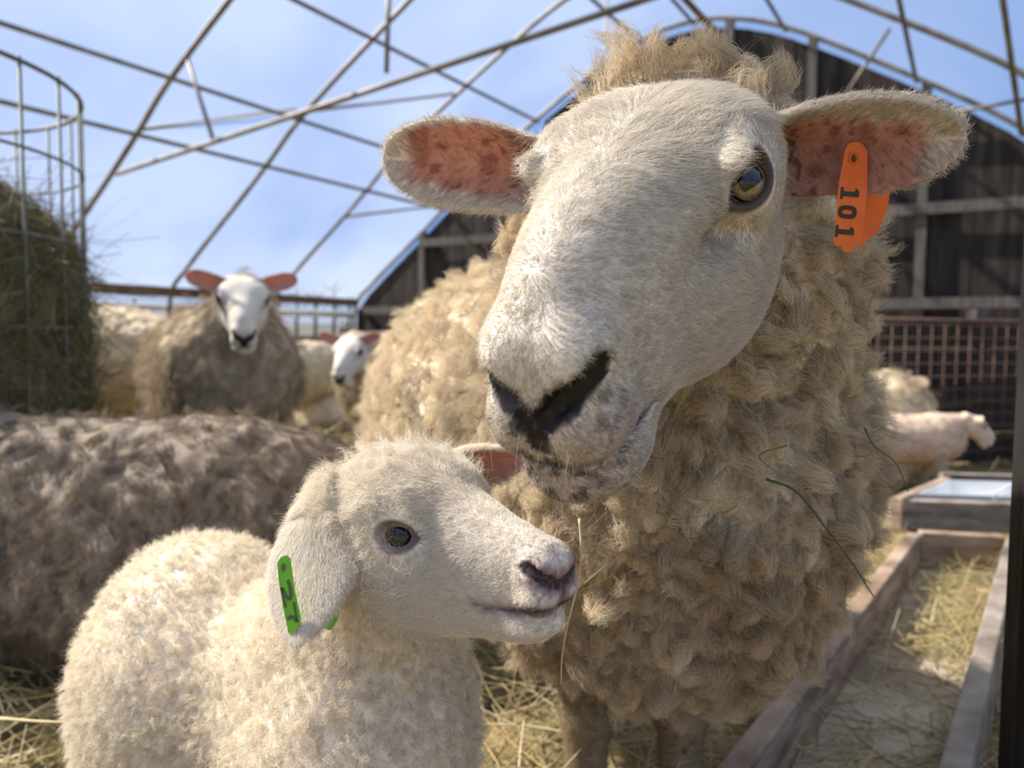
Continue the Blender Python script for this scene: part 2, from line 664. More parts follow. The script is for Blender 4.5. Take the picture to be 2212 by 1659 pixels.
def eye_mat(name, iris, iris2, pupil_w, pupil_h, iris_r, white=(0.28, 0.2, 0.16)):
    """Eyeball: local +z looks out, local x runs along the slit pupil."""
    m, nt, out = new_mat(name)
    L = nt.links.new
    tc = N_(nt, 'ShaderNodeTexCoord')
    sp = N_(nt, 'ShaderNodeSeparateXYZ'); L(tc.outputs['Object'], sp.inputs[0])
    def math_(op, a, b=None):
        n = N_(nt, 'ShaderNodeMath', operation=op)
        for i, v in enumerate((a, b)):
            if v is None: continue
            if isinstance(v, (int, float)): n.inputs[i].default_value = v
            else: L(v, n.inputs[i])
        return n.outputs[0]
    x, y = sp.outputs[0], sp.outputs[1]
    r = math_('SQRT', math_('ADD', math_('MULTIPLY', x, x), math_('MULTIPLY', y, y)))
    px = math_('POWER', math_('ABSOLUTE', math_('DIVIDE', x, pupil_w)), 4.0)
    py = math_('POWER', math_('ABSOLUTE', math_('DIVIDE', y, pupil_h)), 4.0)
    pup = math_('LESS_THAN', math_('ADD', px, py), 1.0)
    nz = N_(nt, 'ShaderNodeTexNoise', Scale=500.0, Detail=3.0); L(tc.outputs['Object'], nz.inputs['Vector'])
    cr = N_(nt, 'ShaderNodeValToRGB')
    cr.color_ramp.elements[0].color = (*iris2, 1); cr.color_ramp.elements[1].color = (*iris, 1)
    cr.color_ramp.elements[0].position = 0.35; cr.color_ramp.elements[1].position = 0.62
    L(nz.outputs['Fac'], cr.inputs[0])
    ring = N_(nt, 'ShaderNodeValToRGB')
    k = iris_r * 1.15
    e = ring.color_ramp.elements
    e[0].position = 0.80; e[0].color = (0, 0, 0, 1)
    e[1].position = 0.86; e[1].color = (1, 1, 1, 1)
    L(math_('DIVIDE', r, k), ring.inputs[0])
    mx = N_(nt, 'ShaderNodeMix', data_type='RGBA'); L(pup, mx.inputs['Factor'])
    L(cr.outputs[0], mx.inputs['A']); mx.inputs['B'].default_value = (0.006, 0.005, 0.005, 1)
    mx2 = N_(nt, 'ShaderNodeMix', data_type='RGBA'); L(ring.outputs[0], mx2.inputs['Factor'])
    L(mx.outputs['Result'], mx2.inputs['A']); mx2.inputs['B'].default_value = (*white, 1)
    ed = math_('LESS_THAN', math_('ABSOLUTE', math_('SUBTRACT', math_('DIVIDE', r, k), 0.84)), 0.035)
    mx3 = N_(nt, 'ShaderNodeMix', data_type='RGBA'); L(ed, mx3.inputs['Factor'])
    L(mx2.outputs['Result'], mx3.inputs['A']); mx3.inputs['B'].default_value = (0.012, 0.01, 0.01, 1)
    b = N_(nt, 'ShaderNodeBsdfPrincipled', Roughness=0.06)
    b.inputs['Coat Weight'].default_value = 0.6
    L(mx3.outputs['Result'], b.inputs['Base Color'])
    L(b.outputs[0], out.inputs[0])
    return m


# ------------------------------------------------------------------ the big ewe
EM = rot3(-0.52, 0.56, 0.07)             # head: local x = image right, y = back, z = crown
ET = np.array([0.0853, 0.506, 0.7413])     # point between the eyes
HS = 1.06
HV = np.array([.89, 1.0, 1.0]) * HS


def to_e(p): return (p - ET) @ EM / HV
def from_e(q): return np.asarray(q) * HV @ EM.T + ET
def dir_e(v): return EM @ np.asarray(v, float)


_ys, _zc, _hu, _hd, _w = poly_arr(
    (-.183, -.032, .012, .014, .011),
    (-.180, -.030, .022, .030, .0185),
    (-.174, -.028, .031, .046, .0265),
    (-.160, -.025, .037, .060, .0320),
    (-.140, -.023, .042, .070, .0380),
    (-.110, -.021, .046, .079, .0455),
    (-.075, -.019, .050, .084, .0530),
    (-.040, -.018, .053, .090, .0610),
    (-.010, -.018, .056, .095, .0670),
    (.020, -.018, .057, .096, .0720),
    (.060, -.018, .055, .090, .0710),
    (.100, -.020, .045, .072, .0640),
    (.150, -.030, .036, .060, .0560))
_yf = np.linspace(_ys[0], _ys[-1], 60)


def _sm(v):
    f = np.interp(_yf, _ys, v)
    g = f.copy()
    g[4:-1] = (f[3:-2] + 2 * f[4:-1] + f[5:]) / 4
    return g


_LO = [_yf] + [_sm(v) for v in (_zc, _hu, _hd, _w)]
EYE_C = np.array([0.0640, -0.002, 0.0060]); EYE_R = 0.0158
EYE_N = norm(np.array([0.66, -0.58, 0.47]))
_v = np.array([0.62, 0.62, 0.30])
EYE_AX = norm(_v - EYE_N * (_v @ EYE_N))
NOS = [((.004, -.186, -.036), (.014, -.183, -.027), .0048), ((.013, -.183, -.028), (.023, -.175, -.019), .0062), ((.023, -.175, -.019), (.030, -.166, -.011), .0055)]


def mirror(q):
    r = q.copy(); r[:, 0] = np.abs(r[:, 0]); return r


def ewe_nostril(m):
    d = 1e3
    for a, b, r in NOS:
        d = np.minimum(d, cone(m, a, b, r, r))
    return d


def ewe_mouth_z(y):
    return np.interp(y, [-.19, -.17, -.15, -.12, -.10, -.08], [-.0680, -.0685, -.071, -.074, -.070, -.058])


def ewe_head(q):
    m = mirror(q)
    d = loft(q, *_LO, n=2.55)
    d = smin(d, ell(m, (.036, .020, -.058), (.038, .078, .052)), .03)          # cheek
    d = smin(d, ell(m, (.046, .012, .006), (.032, .042, .027)), .035)          # brow
    d = smin(d, ell(m, (.0, .028, .016), (.064, .052, .030)), .03)             # forehead dome
    d = smin(d, ell(m, (.0, -.075, .018), (.026, .07, .022)), .03)             # nasal bone
    d = smin(d, ell(m, (.020, -.158, -.010), (.016, .022, .014)), .014)        # nostril wing
    d = smin(d, ell(m, (.018, -.158, -.048), (.023, .025, .021)), .014)        # upper lip
    d = smin(d, ell(m, (.0, -.134, -.089), (.037, .040, .021)), .014)          # chin
    d = smax(d, -ell(m, (.066, -.048, -.012), (.016, .034, .010)), .02)        # groove before the eye
    d = smin(d, np.linalg.norm(m - EYE_C, axis=1) - EYE_R - .0032, .010)       # lids
    d = smin(d, cone(m, EYE_C + (-.004, .022, .020), EYE_C + (.006, -.020, .019), .010, .009), .012)  # upper lid fold
    o = EYE_C + EYE_N * (EYE_R + .004) - EYE_AX * .0025
    Mx = np.stack([EYE_AX, np.cross(EYE_N, EYE_AX), EYE_N], 1)
    d = smax(d, -ell(m, o, (.0170, .0130, .017), Mx), .0025)
    d = smax(d, -cone(m, o - EYE_AX * .013, o - EYE_AX * .026 - EYE_N * .006, .0035, .0015), .003)
    gate = np.where(q[:, 1] < -.112, 0, (q[:, 1] + .112) * 0.5)
    dm = np.abs(q[:, 2] - ewe_mouth_z(q[:, 1]) - 3.0 * q[:, 0] ** 2) - .0026 + gate
    d = smax(d, -np.maximum(dm, -(d + .010)), .004)
    d = smax(d, -ewe_nostril(m), .004)
    d = smax(d, -cone(m, (0, -.190, -.036), (0, -.184, -.054), .0022, .0016), .003)  # cleft in the upper lip
    return d


def _project(f, p, it=6):
    p = np.array([p], float)
    for _ in range(it):
        g, d0 = grad(f, p)
        p = p - g * (d0 / ((g ** 2).sum(1) + 1e-6))[:, None]
    return p[0]


_n0, NOS = NOS, []
_pp = [_project(ewe_head, a) for a in (_n0[0][0], _n0[0][1], _n0[1][1], _n0[2][1])]
NOS = [(_pp[k], _pp[k + 1], _n0[k][2]) for k in range(3)]
CAMDIR = norm(CAMPOS - from_e((0, 0, 0)))
EWE_EAR_R = Ear(P(1668, 322, .530), P(2090, 288, .475), norm(CAMPOS - P(1880, 310, .49)) + np.array([-.05, 0, -.42]), .0330, cup=.30, bend=.05, th=.0036)
EWE_EAR_L = Ear(P(1150, 368, .572), P(833, 338, .600), norm(CAMPOS - P(980, 350, .58)) + np.array([.05, 0, -.15]), .0335, cup=.30, bend=.05, th=.0036)


def ewe_legs(p):
    d = 1e3
    for x, y, s in ((.088, .85, 1), (.197, .86, 1), (-.13, 1.50, 1.15), (.10, 1.54, 1.15)):
        pts = [((x, y + .02, .44), .055), ((x - .004, y, .27), .030), ((x, y - .002, .22), .027), ((x, y, .10), .0195), ((x, y - .008, .06), .024), ((x, y - .024, .022), .029)]
        for (a, ra), (b, rb) in zip(pts[:-1], pts[1:]):
            d = smin(d, cone(p, a, b, ra * s, rb * s), .012)
    return np.maximum(d, -p[:, 2] + .002)


_ax = norm(np.array([-.15, .42, -.01])); _bz = norm(np.array([0, 0, 1.0]) - _ax * _ax[2])
EWE_BM = np.stack([np.cross(_ax, _bz), _ax, _bz], 1)


def ewe_fleece(p):
    d = cone(p, (.098, .645, .705), (.158, .76, .53), .100, .168)
    d = smin(d, ell(p, (.158, .82, .52), (.200, .185, .215)), .07)
    d = smin(d, ell(p, (.155, .82, .40), (.150, .15, .120)), .06)
    d = smin(d, ell(p, (.06, 1.18, .51), (.258, .50, .255), EWE_BM), .10)
    d = smin(d, ell(p, (-.02, 1.5, .48), (.25, .22, .25)), .08)
    d = smin(d, ell(p, P(1475, 262, .600), (.058, .050, .038)), .035)
    d = smin(d, ell(p, P(1580, 285, .61), (.042, .05, .030)), .03)
    d = smin(d, ell(p, P(1370, 235, .60), (.034, .04, .028)), .03)
    d = smin(d, ell(p, P(1680, 600, .68), (.070, .08, .11)), .05)
    return d


def ewe_sdf(p):
    q = to_e(p)
    dh = within(lambda a: ewe_head(a) * HS, q, (0, -.02, -.02), .21)
    for e in (EWE_EAR_R, EWE_EAR_L):
        dh = smin(dh, within(e.sdf, p, (e.B + e.T) / 2, e.len * .75), .012)
    db = ewe_fleece(p)
    lg = p[:, 2] < .5
    if lg.any():
        db[lg] = smin(db[lg], ewe_legs(p[lg]), .02)
    return smin(dh, db, .02)


def build_ewe():
    t = tag(empty('ewe', (.10, .95, 0)), 'large cream ewe with white face, dark nose and orange tag in its ear', 'sheep')
    xs = axis_grid(-.36, .52, -.115, .305, .0024*RES, .008)
    ys = axis_grid(.30, 1.82, .325, .64, .0024*RES, .009)
    zs = axis_grid(-.01, .95, .545, .865, .0024*RES, .008)
    V, Q = surface_nets(ewe_sdf, xs, ys, zs)
    V, Q, _ = largest_piece(V, Q)
    N = vert_normals(V, Q)
    q = to_e(V); m = mirror(q)
    dhd = ewe_head(q); er, el = EWE_EAR_R.sdf(V), EWE_EAR_L.sdf(V)
    dear = np.minimum(er, el)
    dface = np.minimum(dhd, dear)
    dfl, dleg = ewe_fleece(V), ewe_legs(V)
    wool = sstep(-.012, .006, dface - dfl) * sstep(-.01, .02, dleg - dfl)
    wool = np.maximum(wool, sstep(.078, .100, q[:, 1]) * sstep(.0, .02, q[:, 2]) * (dear > .012) * (V[:, 2] > .5))
    # lumpy fleece
    seeds, sn, _, _, area = sample_surface(V, Q, N, wool, 4600)
    k, d1, d2 = nearest(seeds, V)
    big = fbm(V * np.array([1, 1, .6]), 14, 3)
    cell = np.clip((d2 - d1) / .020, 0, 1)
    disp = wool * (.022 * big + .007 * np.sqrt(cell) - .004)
    down = np.array([0, 0, -1.0])
    V = V + N * disp[:, None] + down * (wool * .012 * cell)[:, None]
    N = vert_normals(V, Q)
    # colours
    fur_c = np.array([.83, .775, .69]); wool_c = np.array([.76, .645, .475]); skin_c = np.array([.62, .52, .46])
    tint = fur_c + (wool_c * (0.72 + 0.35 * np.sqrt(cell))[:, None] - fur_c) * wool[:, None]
    dirty = sstep(.0, .6, fbm(V, 9, 40)) * wool
    tint = tint * (1 - dirty[:, None] * np.array([.16, .22, .30]))
    leg = sstep(.004, -.004, dleg - np.minimum(dfl, dface) ) * sstep(.45, .38, V[:, 2])
    tint = tint + (np.array([.30, .235, .15]) - tint) * leg[:, None]
    hoof = sstep(.055, .045, V[:, 2]); tint = tint + (np.array([.06, .05, .04]) - tint) * hoof[:, None]
    dn = np.minimum(ewe_nostril(m), cone(m, (0, -.186, -.038), (0, -.184, -.052), .0055, .004))
    black = sstep(.0058, .0015, dn + .002 * vnoise(V, 400, 5))
    face = (1 - wool) * sstep(.02, .006, dface)
    tint = tint + (np.array([.012, .010, .010]) - tint) * (black * face)[:, None]
    # mottled lips and muzzle
    lip = sstep(-.120, -.150, q[:, 1]) * sstep(-.018, -.034, q[:, 2]) * (0.5 + .5 * sstep(.05, .02, m[:, 0]))
    mot = sstep(.05, .36, fbm(V, 210, 9, 2)) * lip * face
    tint = tint + (np.array([.05, .04, .045]) - tint) * (mot * .85)[:, None]
    tint = tint + (np.array([.40, .27, .26]) - tint) * (sstep(-.02, -.05, q[:, 2]) * sstep(-.12, -.16, q[:, 1]) * .35 * face * (1 - mot) * (1 - black))[:, None]
    dmo = np.abs(q[:, 2] - ewe_mouth_z(q[:, 1]) - 3.0 * q[:, 0] ** 2)
    mline = sstep(.0055, .002, dmo) * sstep(-.100, -.115, q[:, 1]) * face
    tint = tint + (np.array([.035, .026, .026]) - tint) * (mline * .85)[:, None]
    # eye rims and the tear groove
    o = EYE_C + EYE_N * (EYE_R + .001) - EYE_AX * .0025
    Mx = np.stack([EYE_AX, np.cross(EYE_N, EYE_AX), EYE_N], 1)
    rim = sstep(.0055, .001, ell(m, o, (.0180, .0140, .020), Mx))
    groove = .8 * sstep(.005, .0, cone(m, o - EYE_AX * .013, o - EYE_AX * .040 - EYE_N * .012 + np.array([0, 0, -.006]), .004, .006))
    rim = np.clip(rim + .9 * groove, 0, 1) * face
    tint = tint + (np.array([.060, .040, .036]) - tint) * (rim * .95)[:, None]
    # ears
    thin = np.zeros(len(V)); inner = np.zeros(len(V))
    for e in (EWE_EAR_R, EWE_EAR_L):
        ta, tb, dc, w = e.coords(V)
        near = sstep(.004, .001, e.sdf(V)) * sstep(-.12, .02, ta)
        ins = near * sstep(0, .0012, dc) * sstep(.80, .52, np.abs(tb + (.26 if e is EWE_EAR_R else .14) * w) / (w + 1e-4) + .10 * vnoise(V, 160, 3) - .30 * np.clip(1 - ta * 1.6, 0, 1)) * sstep(.90, .72, ta + .04 * vnoise(V, 140, 8))
        inner = np.maximum(inner, ins)
        thin = np.maximum(thin, near * sstep(.02, .2, ta) * (.10 + .28 * ins))
    pink = np.array([.56, .35, .28])[None] * (1 + .18 * fbm(V, 60, 21)[:, None])
    spots = np.maximum(sstep(.22, .42, fbm(V, 240, 31, 2)), .75 * sstep(.12, .4, fbm(V, 55, 33, 2)))
    pink = pink * (1 - .72 * spots[:, None])
    tint = tint + (pink - tint) * inner[:, None]
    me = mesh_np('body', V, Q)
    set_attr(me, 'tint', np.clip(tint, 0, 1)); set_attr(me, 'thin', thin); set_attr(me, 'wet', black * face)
    link('body', me, M_SKIN, t)

    # ---- eyes
    em = eye_mat('ewe_eye', (.36, .27, .15), (.20, .145, .075), .0085, .0048, .0130)
    for sgn in (1, -1):
        c = EYE_C * (sgn, 1, 1); n = EYE_N * (sgn, 1, 1); ax = EYE_AX * (sgn, 1, 1)
        wn, wa = dir_e(n), dir_e(ax)
        # the slit pupil stays level
        R = np.stack([wa, np.cross(wn, wa), wn], 1)
        ob = link('eye', sphere_mesh('eye', c, EYE_R), em, None)
        mw = Matrix([list(R[i]) + [from_e(c)[i]] for i in range(3)] + [[0, 0, 0, 1]])
        ob.parent = t; ob.matrix_parent_inverse = parent_inverse(t); ob.matrix_basis = mw

    # ---- short coat of the face, ears and legs
    vis = sstep(-.45, -.2, facing(V, N))
    ring = sstep(.0060, .002, ell(m, o, (.0180, .0140, .020), Mx)) * face
    bare = np.clip(black * 1.3 + rim * 1.2 + ring + mline + inner * .85, 0, 1)
    wt = (1 - wool) * (1 - bare) * vis * (1 - .8 * sstep(.5, .4, V[:, 2]))
    p, n, tri, bc, _ = sample_surface(V, Q, N, wt, HN(105000))
    qq = to_e(p)
    hair_c = (tint[tri] * bc[:, :, None]).sum(1)
    ln = np.interp(qq[:, 1], [-.18, -.14, -.05, .03, .10], [.0042, .006, .0095, .0135, .016])
    dl = np.stack([np.sign(qq[:, 0]) * np.minimum(1, np.abs(qq[:, 0]) / .02) * .9, np.full(len(p), .65), -.35 * np.ones(len(p))], 1)
    up = sstep(.0, .05, qq[:, 1])
    dl[:, 1] = .65 + .2 * up
    swirl = fbm(p, 35, 77, 2)
    dl[:, 0] += .7 * swirl + .55 * fbm(p, 150, 83, 1); dl[:, 1] += .4 * fbm(p, 40, 78, 2) + .4 * fbm(p, 150, 84, 1)
    mz = sstep(-.135, -.165, qq[:, 1])
    dl[:, 2] -= 1.2 * mz; dl[:, 1] += .4 * mz
    re_ = qq - EYE_C * np.stack([np.sign(qq[:, 0]), np.ones(len(p)), np.ones(len(p))], 1)
    ed = np.linalg.norm(re_, axis=1)
    ew = sstep(.046, .026, ed)[:, None]
    dl = dl * (1 - ew) + norm(re_) * ew * 1.5
    ln = ln * (1 - .45 * ew[:, 0])
    dirw = dl @ EM.T
    for e in (EWE_EAR_R, EWE_EAR_L):
        ta, tb, dc, w = e.coords(p)
        isr = (e.sdf(p) < .004) & (ta > .05)
        dirw[isr] = (e.a[None] * .8 + e.b[None] * np.sign(tb)[:, None] * .8)[isr]
        ln[isr] = np.interp(ta[isr], [0, .4, 1], [.009, .0075, .006])
    lift = np.where(np.abs(qq[:, 1]) < 1, .34, .3)
    pts, r = make_hair(p, n, ln, dirw, lift, 4, .4, .0007, 1.0, 1.0e-4, jitter=.22)
    v = (0.70 + .42 * RNG.random(len(p))) * (1 + .16 * fbm(p, 130, 91, 2))
    warm = RNG.random(len(p))[:, None] * np.array([0, .03, .09])
    hair_c = np.clip(hair_c * v[:, None] * (1 - warm), 0, 1)
    hair_object('short_coat', pts, r, hair_c, M_FUR, t)
    # whiskers and brow hairs
    nw = 90
    ws = (sstep(-.13, -.16, q[:, 1]) * sstep(-.03, -.045, q[:, 2]) + .25 * sstep(.03, .015, np.linalg.norm(m - EYE_C, axis=1) - EYE_R) * sstep(.0, .01, m[:, 2] - EYE_C[2])) * (1 - wool)
    p, n, *_ = sample_surface(V, Q, N, ws, nw)
    pts, r = make_hair(p, n, np.full(nw, .022), dir_e((0, -.2, -1))[None] + np.zeros((nw, 3)), .7, 5, .3, .001, .5, 7e-5)
    hair_object('whiskers', pts, r, np.tile((.75, .70, .6), (nw, 1)), M_FUR, t)

    # ---- fleece
    wt = wool * vis * (1 - sstep(.2, .1, V[:, 2]))
    p, n, tri, bc, _ = sample_surface(V, Q, N, wt * np.clip(2.2 - V[:, 1] * 1.1, .5, 1.6), HN(150000))
    ns = len(seeds)
    g = np.array([0, 0, -1.0])
    sd = norm(sn * .9 + g * .55 + .65 * RNG.normal(size=(ns, 3)))
    topk = sstep(.74, .80, seeds[:, 2])
    sd = norm(sd + topk[:, None] * (np.array([.05, -.55, .85]) + .45 * RNG.normal(size=(ns, 3))))
    sl = (.010 + .022 * RNG.random(ns) ** 1.5) + .016 * topk * RNG.random(ns) ** 2
    sp = seeds + sn * .006
    pts, r, own = lock_hair(p, n, sp, sn, sd, sl, 7, .0030, 1.5, 1.6e-4, pinch=.5)
    lockv = 0.80 + .40 * RNG.random(ns)
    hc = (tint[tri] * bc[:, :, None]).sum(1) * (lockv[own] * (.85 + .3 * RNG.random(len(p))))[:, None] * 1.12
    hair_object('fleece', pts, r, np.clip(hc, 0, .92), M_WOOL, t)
    # loose fuzz
    p, n, tri, bc, _ = sample_surface(V, Q, N, wt, HN(16000))
    pts, r = make_hair(p, n, np.full(len(p), .030), g[None] + RNG.normal(size=(len(p), 3)), .8, 6, .3, .004, 1.0, 6e-5)
    hair_object('wool_fuzz', pts, r, np.clip((tint[tri] * bc[:, :, None]).sum(1) * 1.2, 0, .95), M_WOOL, t)
    return t, V, N, Q, wool


def HN(n):
    return int(n * HAIR)
# ------------------------------------------------------------------ the lamb
LM = rot3(0.88, -0.05, -0.085)
LT = np.array([-0.0515, 0.5075, 0.524])


def to_l(p): return (p - LT) @ LM
def from_l(q): return np.asarray(q) @ LM.T + LT
def dir_l(v): return LM @ np.asarray(v, float)


_lys, _lzc, _lhu, _lhd, _lw = poly_arr(
    (-.104, -.022, .006, .008, .006),
    (-.101, -.021, .013, .017, .0135),
    (-.094, -.020, .019, .025, .0180),
    (-.080, -.019, .0225, .031, .0200),
    (-.060, -.017, .0265, .037, .0235),
    (-.035, -.013, .033, .044, .0295),
    (-.010, -.008, .042, .049, .0365),
    (.015, -.005, .0475, .053, .0420),
    (.042, -.005, .0465, .051, .0425),
    (.070, -.010, .036, .042, .0360))
_lyf = np.linspace(_lys[0], _lys[-1], 60)


def _sml(v):
    f = np.interp(_lyf, _lys, v); g = f.copy()
    g[4:-1] = (f[3:-2] + 2 * f[4:-1] + f[5:]) / 4
    return g


_LLO = [_lyf] + [_sml(v) for v in (_lzc, _lhu, _lhd, _lw)]
LEYE_C = np.array([.0290, .000, .000]); LEYE_R = .0124
LEYE_N = norm(np.array([.84, -.50, .22]))
_v = np.array([.50, .85, .10])
LEYE_AX = norm(_v - LEYE_N * (_v @ LEYE_N))
LNOS = [((.003, -.1035, -.024), (.010, -.099, -.018), .0026), ((.010, -.099, -.018), (.0150, -.092, -.0135), .0036)]


def lamb_nostril(m):
    d = 1e3
    for a, b, r in LNOS:
        d = np.minimum(d, cone(m, a, b, r, r))
    return d


def lamb_mouth_z(y):
    return np.interp(y, [-.105, -.095, -.08, -.06, -.05, -.03], [-.0385, -.0385, -.0410, -.0425, -.0405, -.034])


def lamb_head(q):
    m = mirror(q)
    d = loft(q, *_LLO, n=2.3)
    d = smin(d, ell(m, (.016, .018, -.030), (.022, .040, .030)), .02)
    d = smin(d, ell(m, (.025, .006, .016), (.018, .022, .016)), .016)
    d = smin(d, ell(m, (.010, -.094, -.016), (.0105, .011, .009)), .008)
    d = smin(d, ell(m, (.009, -.093, -.031), (.012, .011, .009)), .008)
    d = smin(d, ell(m, (.0, -.076, -.052), (.017, .022, .009)), .010)
    d = smin(d, cone(m, (0, -.072, -.050), (0, .0, -.050), .013, .024), .012)
    d = smin(d, np.linalg.norm(m - LEYE_C, axis=1) - LEYE_R - .0022, .008)
    d = smin(d, cone(m, LEYE_C + (.003, .014, .011), LEYE_C + (.006, -.012, .0115), .005, .005), .008)
    o = LEYE_C + LEYE_N * (LEYE_R + .003)
    Mx = np.stack([LEYE_AX, np.cross(LEYE_N, LEYE_AX), LEYE_N], 1)
    d = smax(d, -ell(m, o, (.0138, .0100, .014), Mx), .002)
    d = smax(d, -cone(m, o - LEYE_AX * .009, o - LEYE_AX * .016 - LEYE_N * .003, .0022, .0012), .002)
    gate = np.where(q[:, 1] < -.052, 0, (q[:, 1] + .052) * 0.5)
    dm = np.abs(q[:, 2] - lamb_mouth_z(q[:, 1]) - 6.0 * q[:, 0] ** 2) - .0009 + gate
    d = smax(d, -np.maximum(dm, -(d + .005)), .0022)
    d = smax(d, -lamb_nostril(m), .002)
    d = smax(d, -cone(m, (0, -.108, -.026), (0, -.104, -.036), .0012, .001), .0015)
    return d


_l0, LNOS = LNOS, []
_pp = [_project(lamb_head, a) for a in (_l0[0][0], _l0[0][1], _l0[1][1])]
LNOS = [(_pp[k], _pp[k + 1], _l0[k][2]) for k in range(2)]

_wp = ([-.3, 0, .15, .35, .55, .72, .84, .93, .98, 1.0, 1.05], [.05, .55, .85, 1, .98, .80, .58, .36, .18, .03, -.3])
LEAR_N = Ear(P(694, 1092, .514), P(640, 1402, .474), -norm(CAMPOS - P(680, 1250, .51)) + np.array([.08, .1, 0]), .0275, cup=.24, bend=-.06, th=.0032, wp=_wp, roll=.55)
LEAR_F = Ear(P(968, 1010, .585), P(1145, 975, .560), norm(CAMPOS - P(1060, 990, .57)) + np.array([.2, -.1, -.75]), .0200, cup=.45, bend=.08, th=.0026, wp=_wp)


def lamb_legs(p):
    d = 1e3
    for hip, knee, hock, foot, s in (
            (P(318, 1500, .70), (-.345, .655, .20), (-.342, .70, .115), (-.342, .69, .012), 1.2),
            (P(420, 1500, .80), (-.30, .80, .20), (-.31, .84, .115), (-.31, .83, .012), 1.25),
            (P(690, 1640, .60), (-.150, .575, .19), (-.150, .575, .105), (-.150, .565, .012), 1.0),
            (P(880, 1640, .66), (-.085, .66, .19), (-.085, .66, .105), (-.085, .65, .012), 1.0)):
        hip, knee, hock, foot = [np.array(a, float) for a in (hip, knee, hock, foot)]
        ank = foot + (0, .006, .03)
        for a, b, ra, rb in ((hip, knee, .045, .024), (knee, hock, .024, .016), (hock, ank, .015, .012), (ank, foot, .014, .016)):
            d = smin(d, cone(p, a, b, ra * s, rb * s), .012)
    return np.maximum(d, -p[:, 2] + .001)


def lamb_trunk(p):
    d = ell(p, P(428, 1425, .735), (.086, .118, .112))
    d = smin(d, cone(p, P(470, 1440, .735), P(740, 1560, .635), .094, .086), .05)
    d = smin(d, ell(p, P(800, 1590, .60), (.080, .085, .100)), .04)
    d = smin(d, cone(p, from_l((0, .030, -.012)), P(790, 1490, .610), .040, .066), .03)
    d = smin(d, cone(p, from_l((0, .038, .0)), P(650, 1430, .645), .034, .060), .03)
    return d


def lamb_sdf(p):
    q = to_l(p)
    dh = within(lamb_head, q, (0, -.02, -.005), .105)
    for e in (LEAR_N, LEAR_F):
        dh = smin(dh, within(e.sdf, p, (e.B + e.T) / 2, e.len * .75), .008)
    db = lamb_trunk(p)
    lg = p[:, 2] < .42
    if lg.any():
        db[lg] = smin(db[lg], lamb_legs(p[lg]), .03)
    return smin(dh, db, .025)


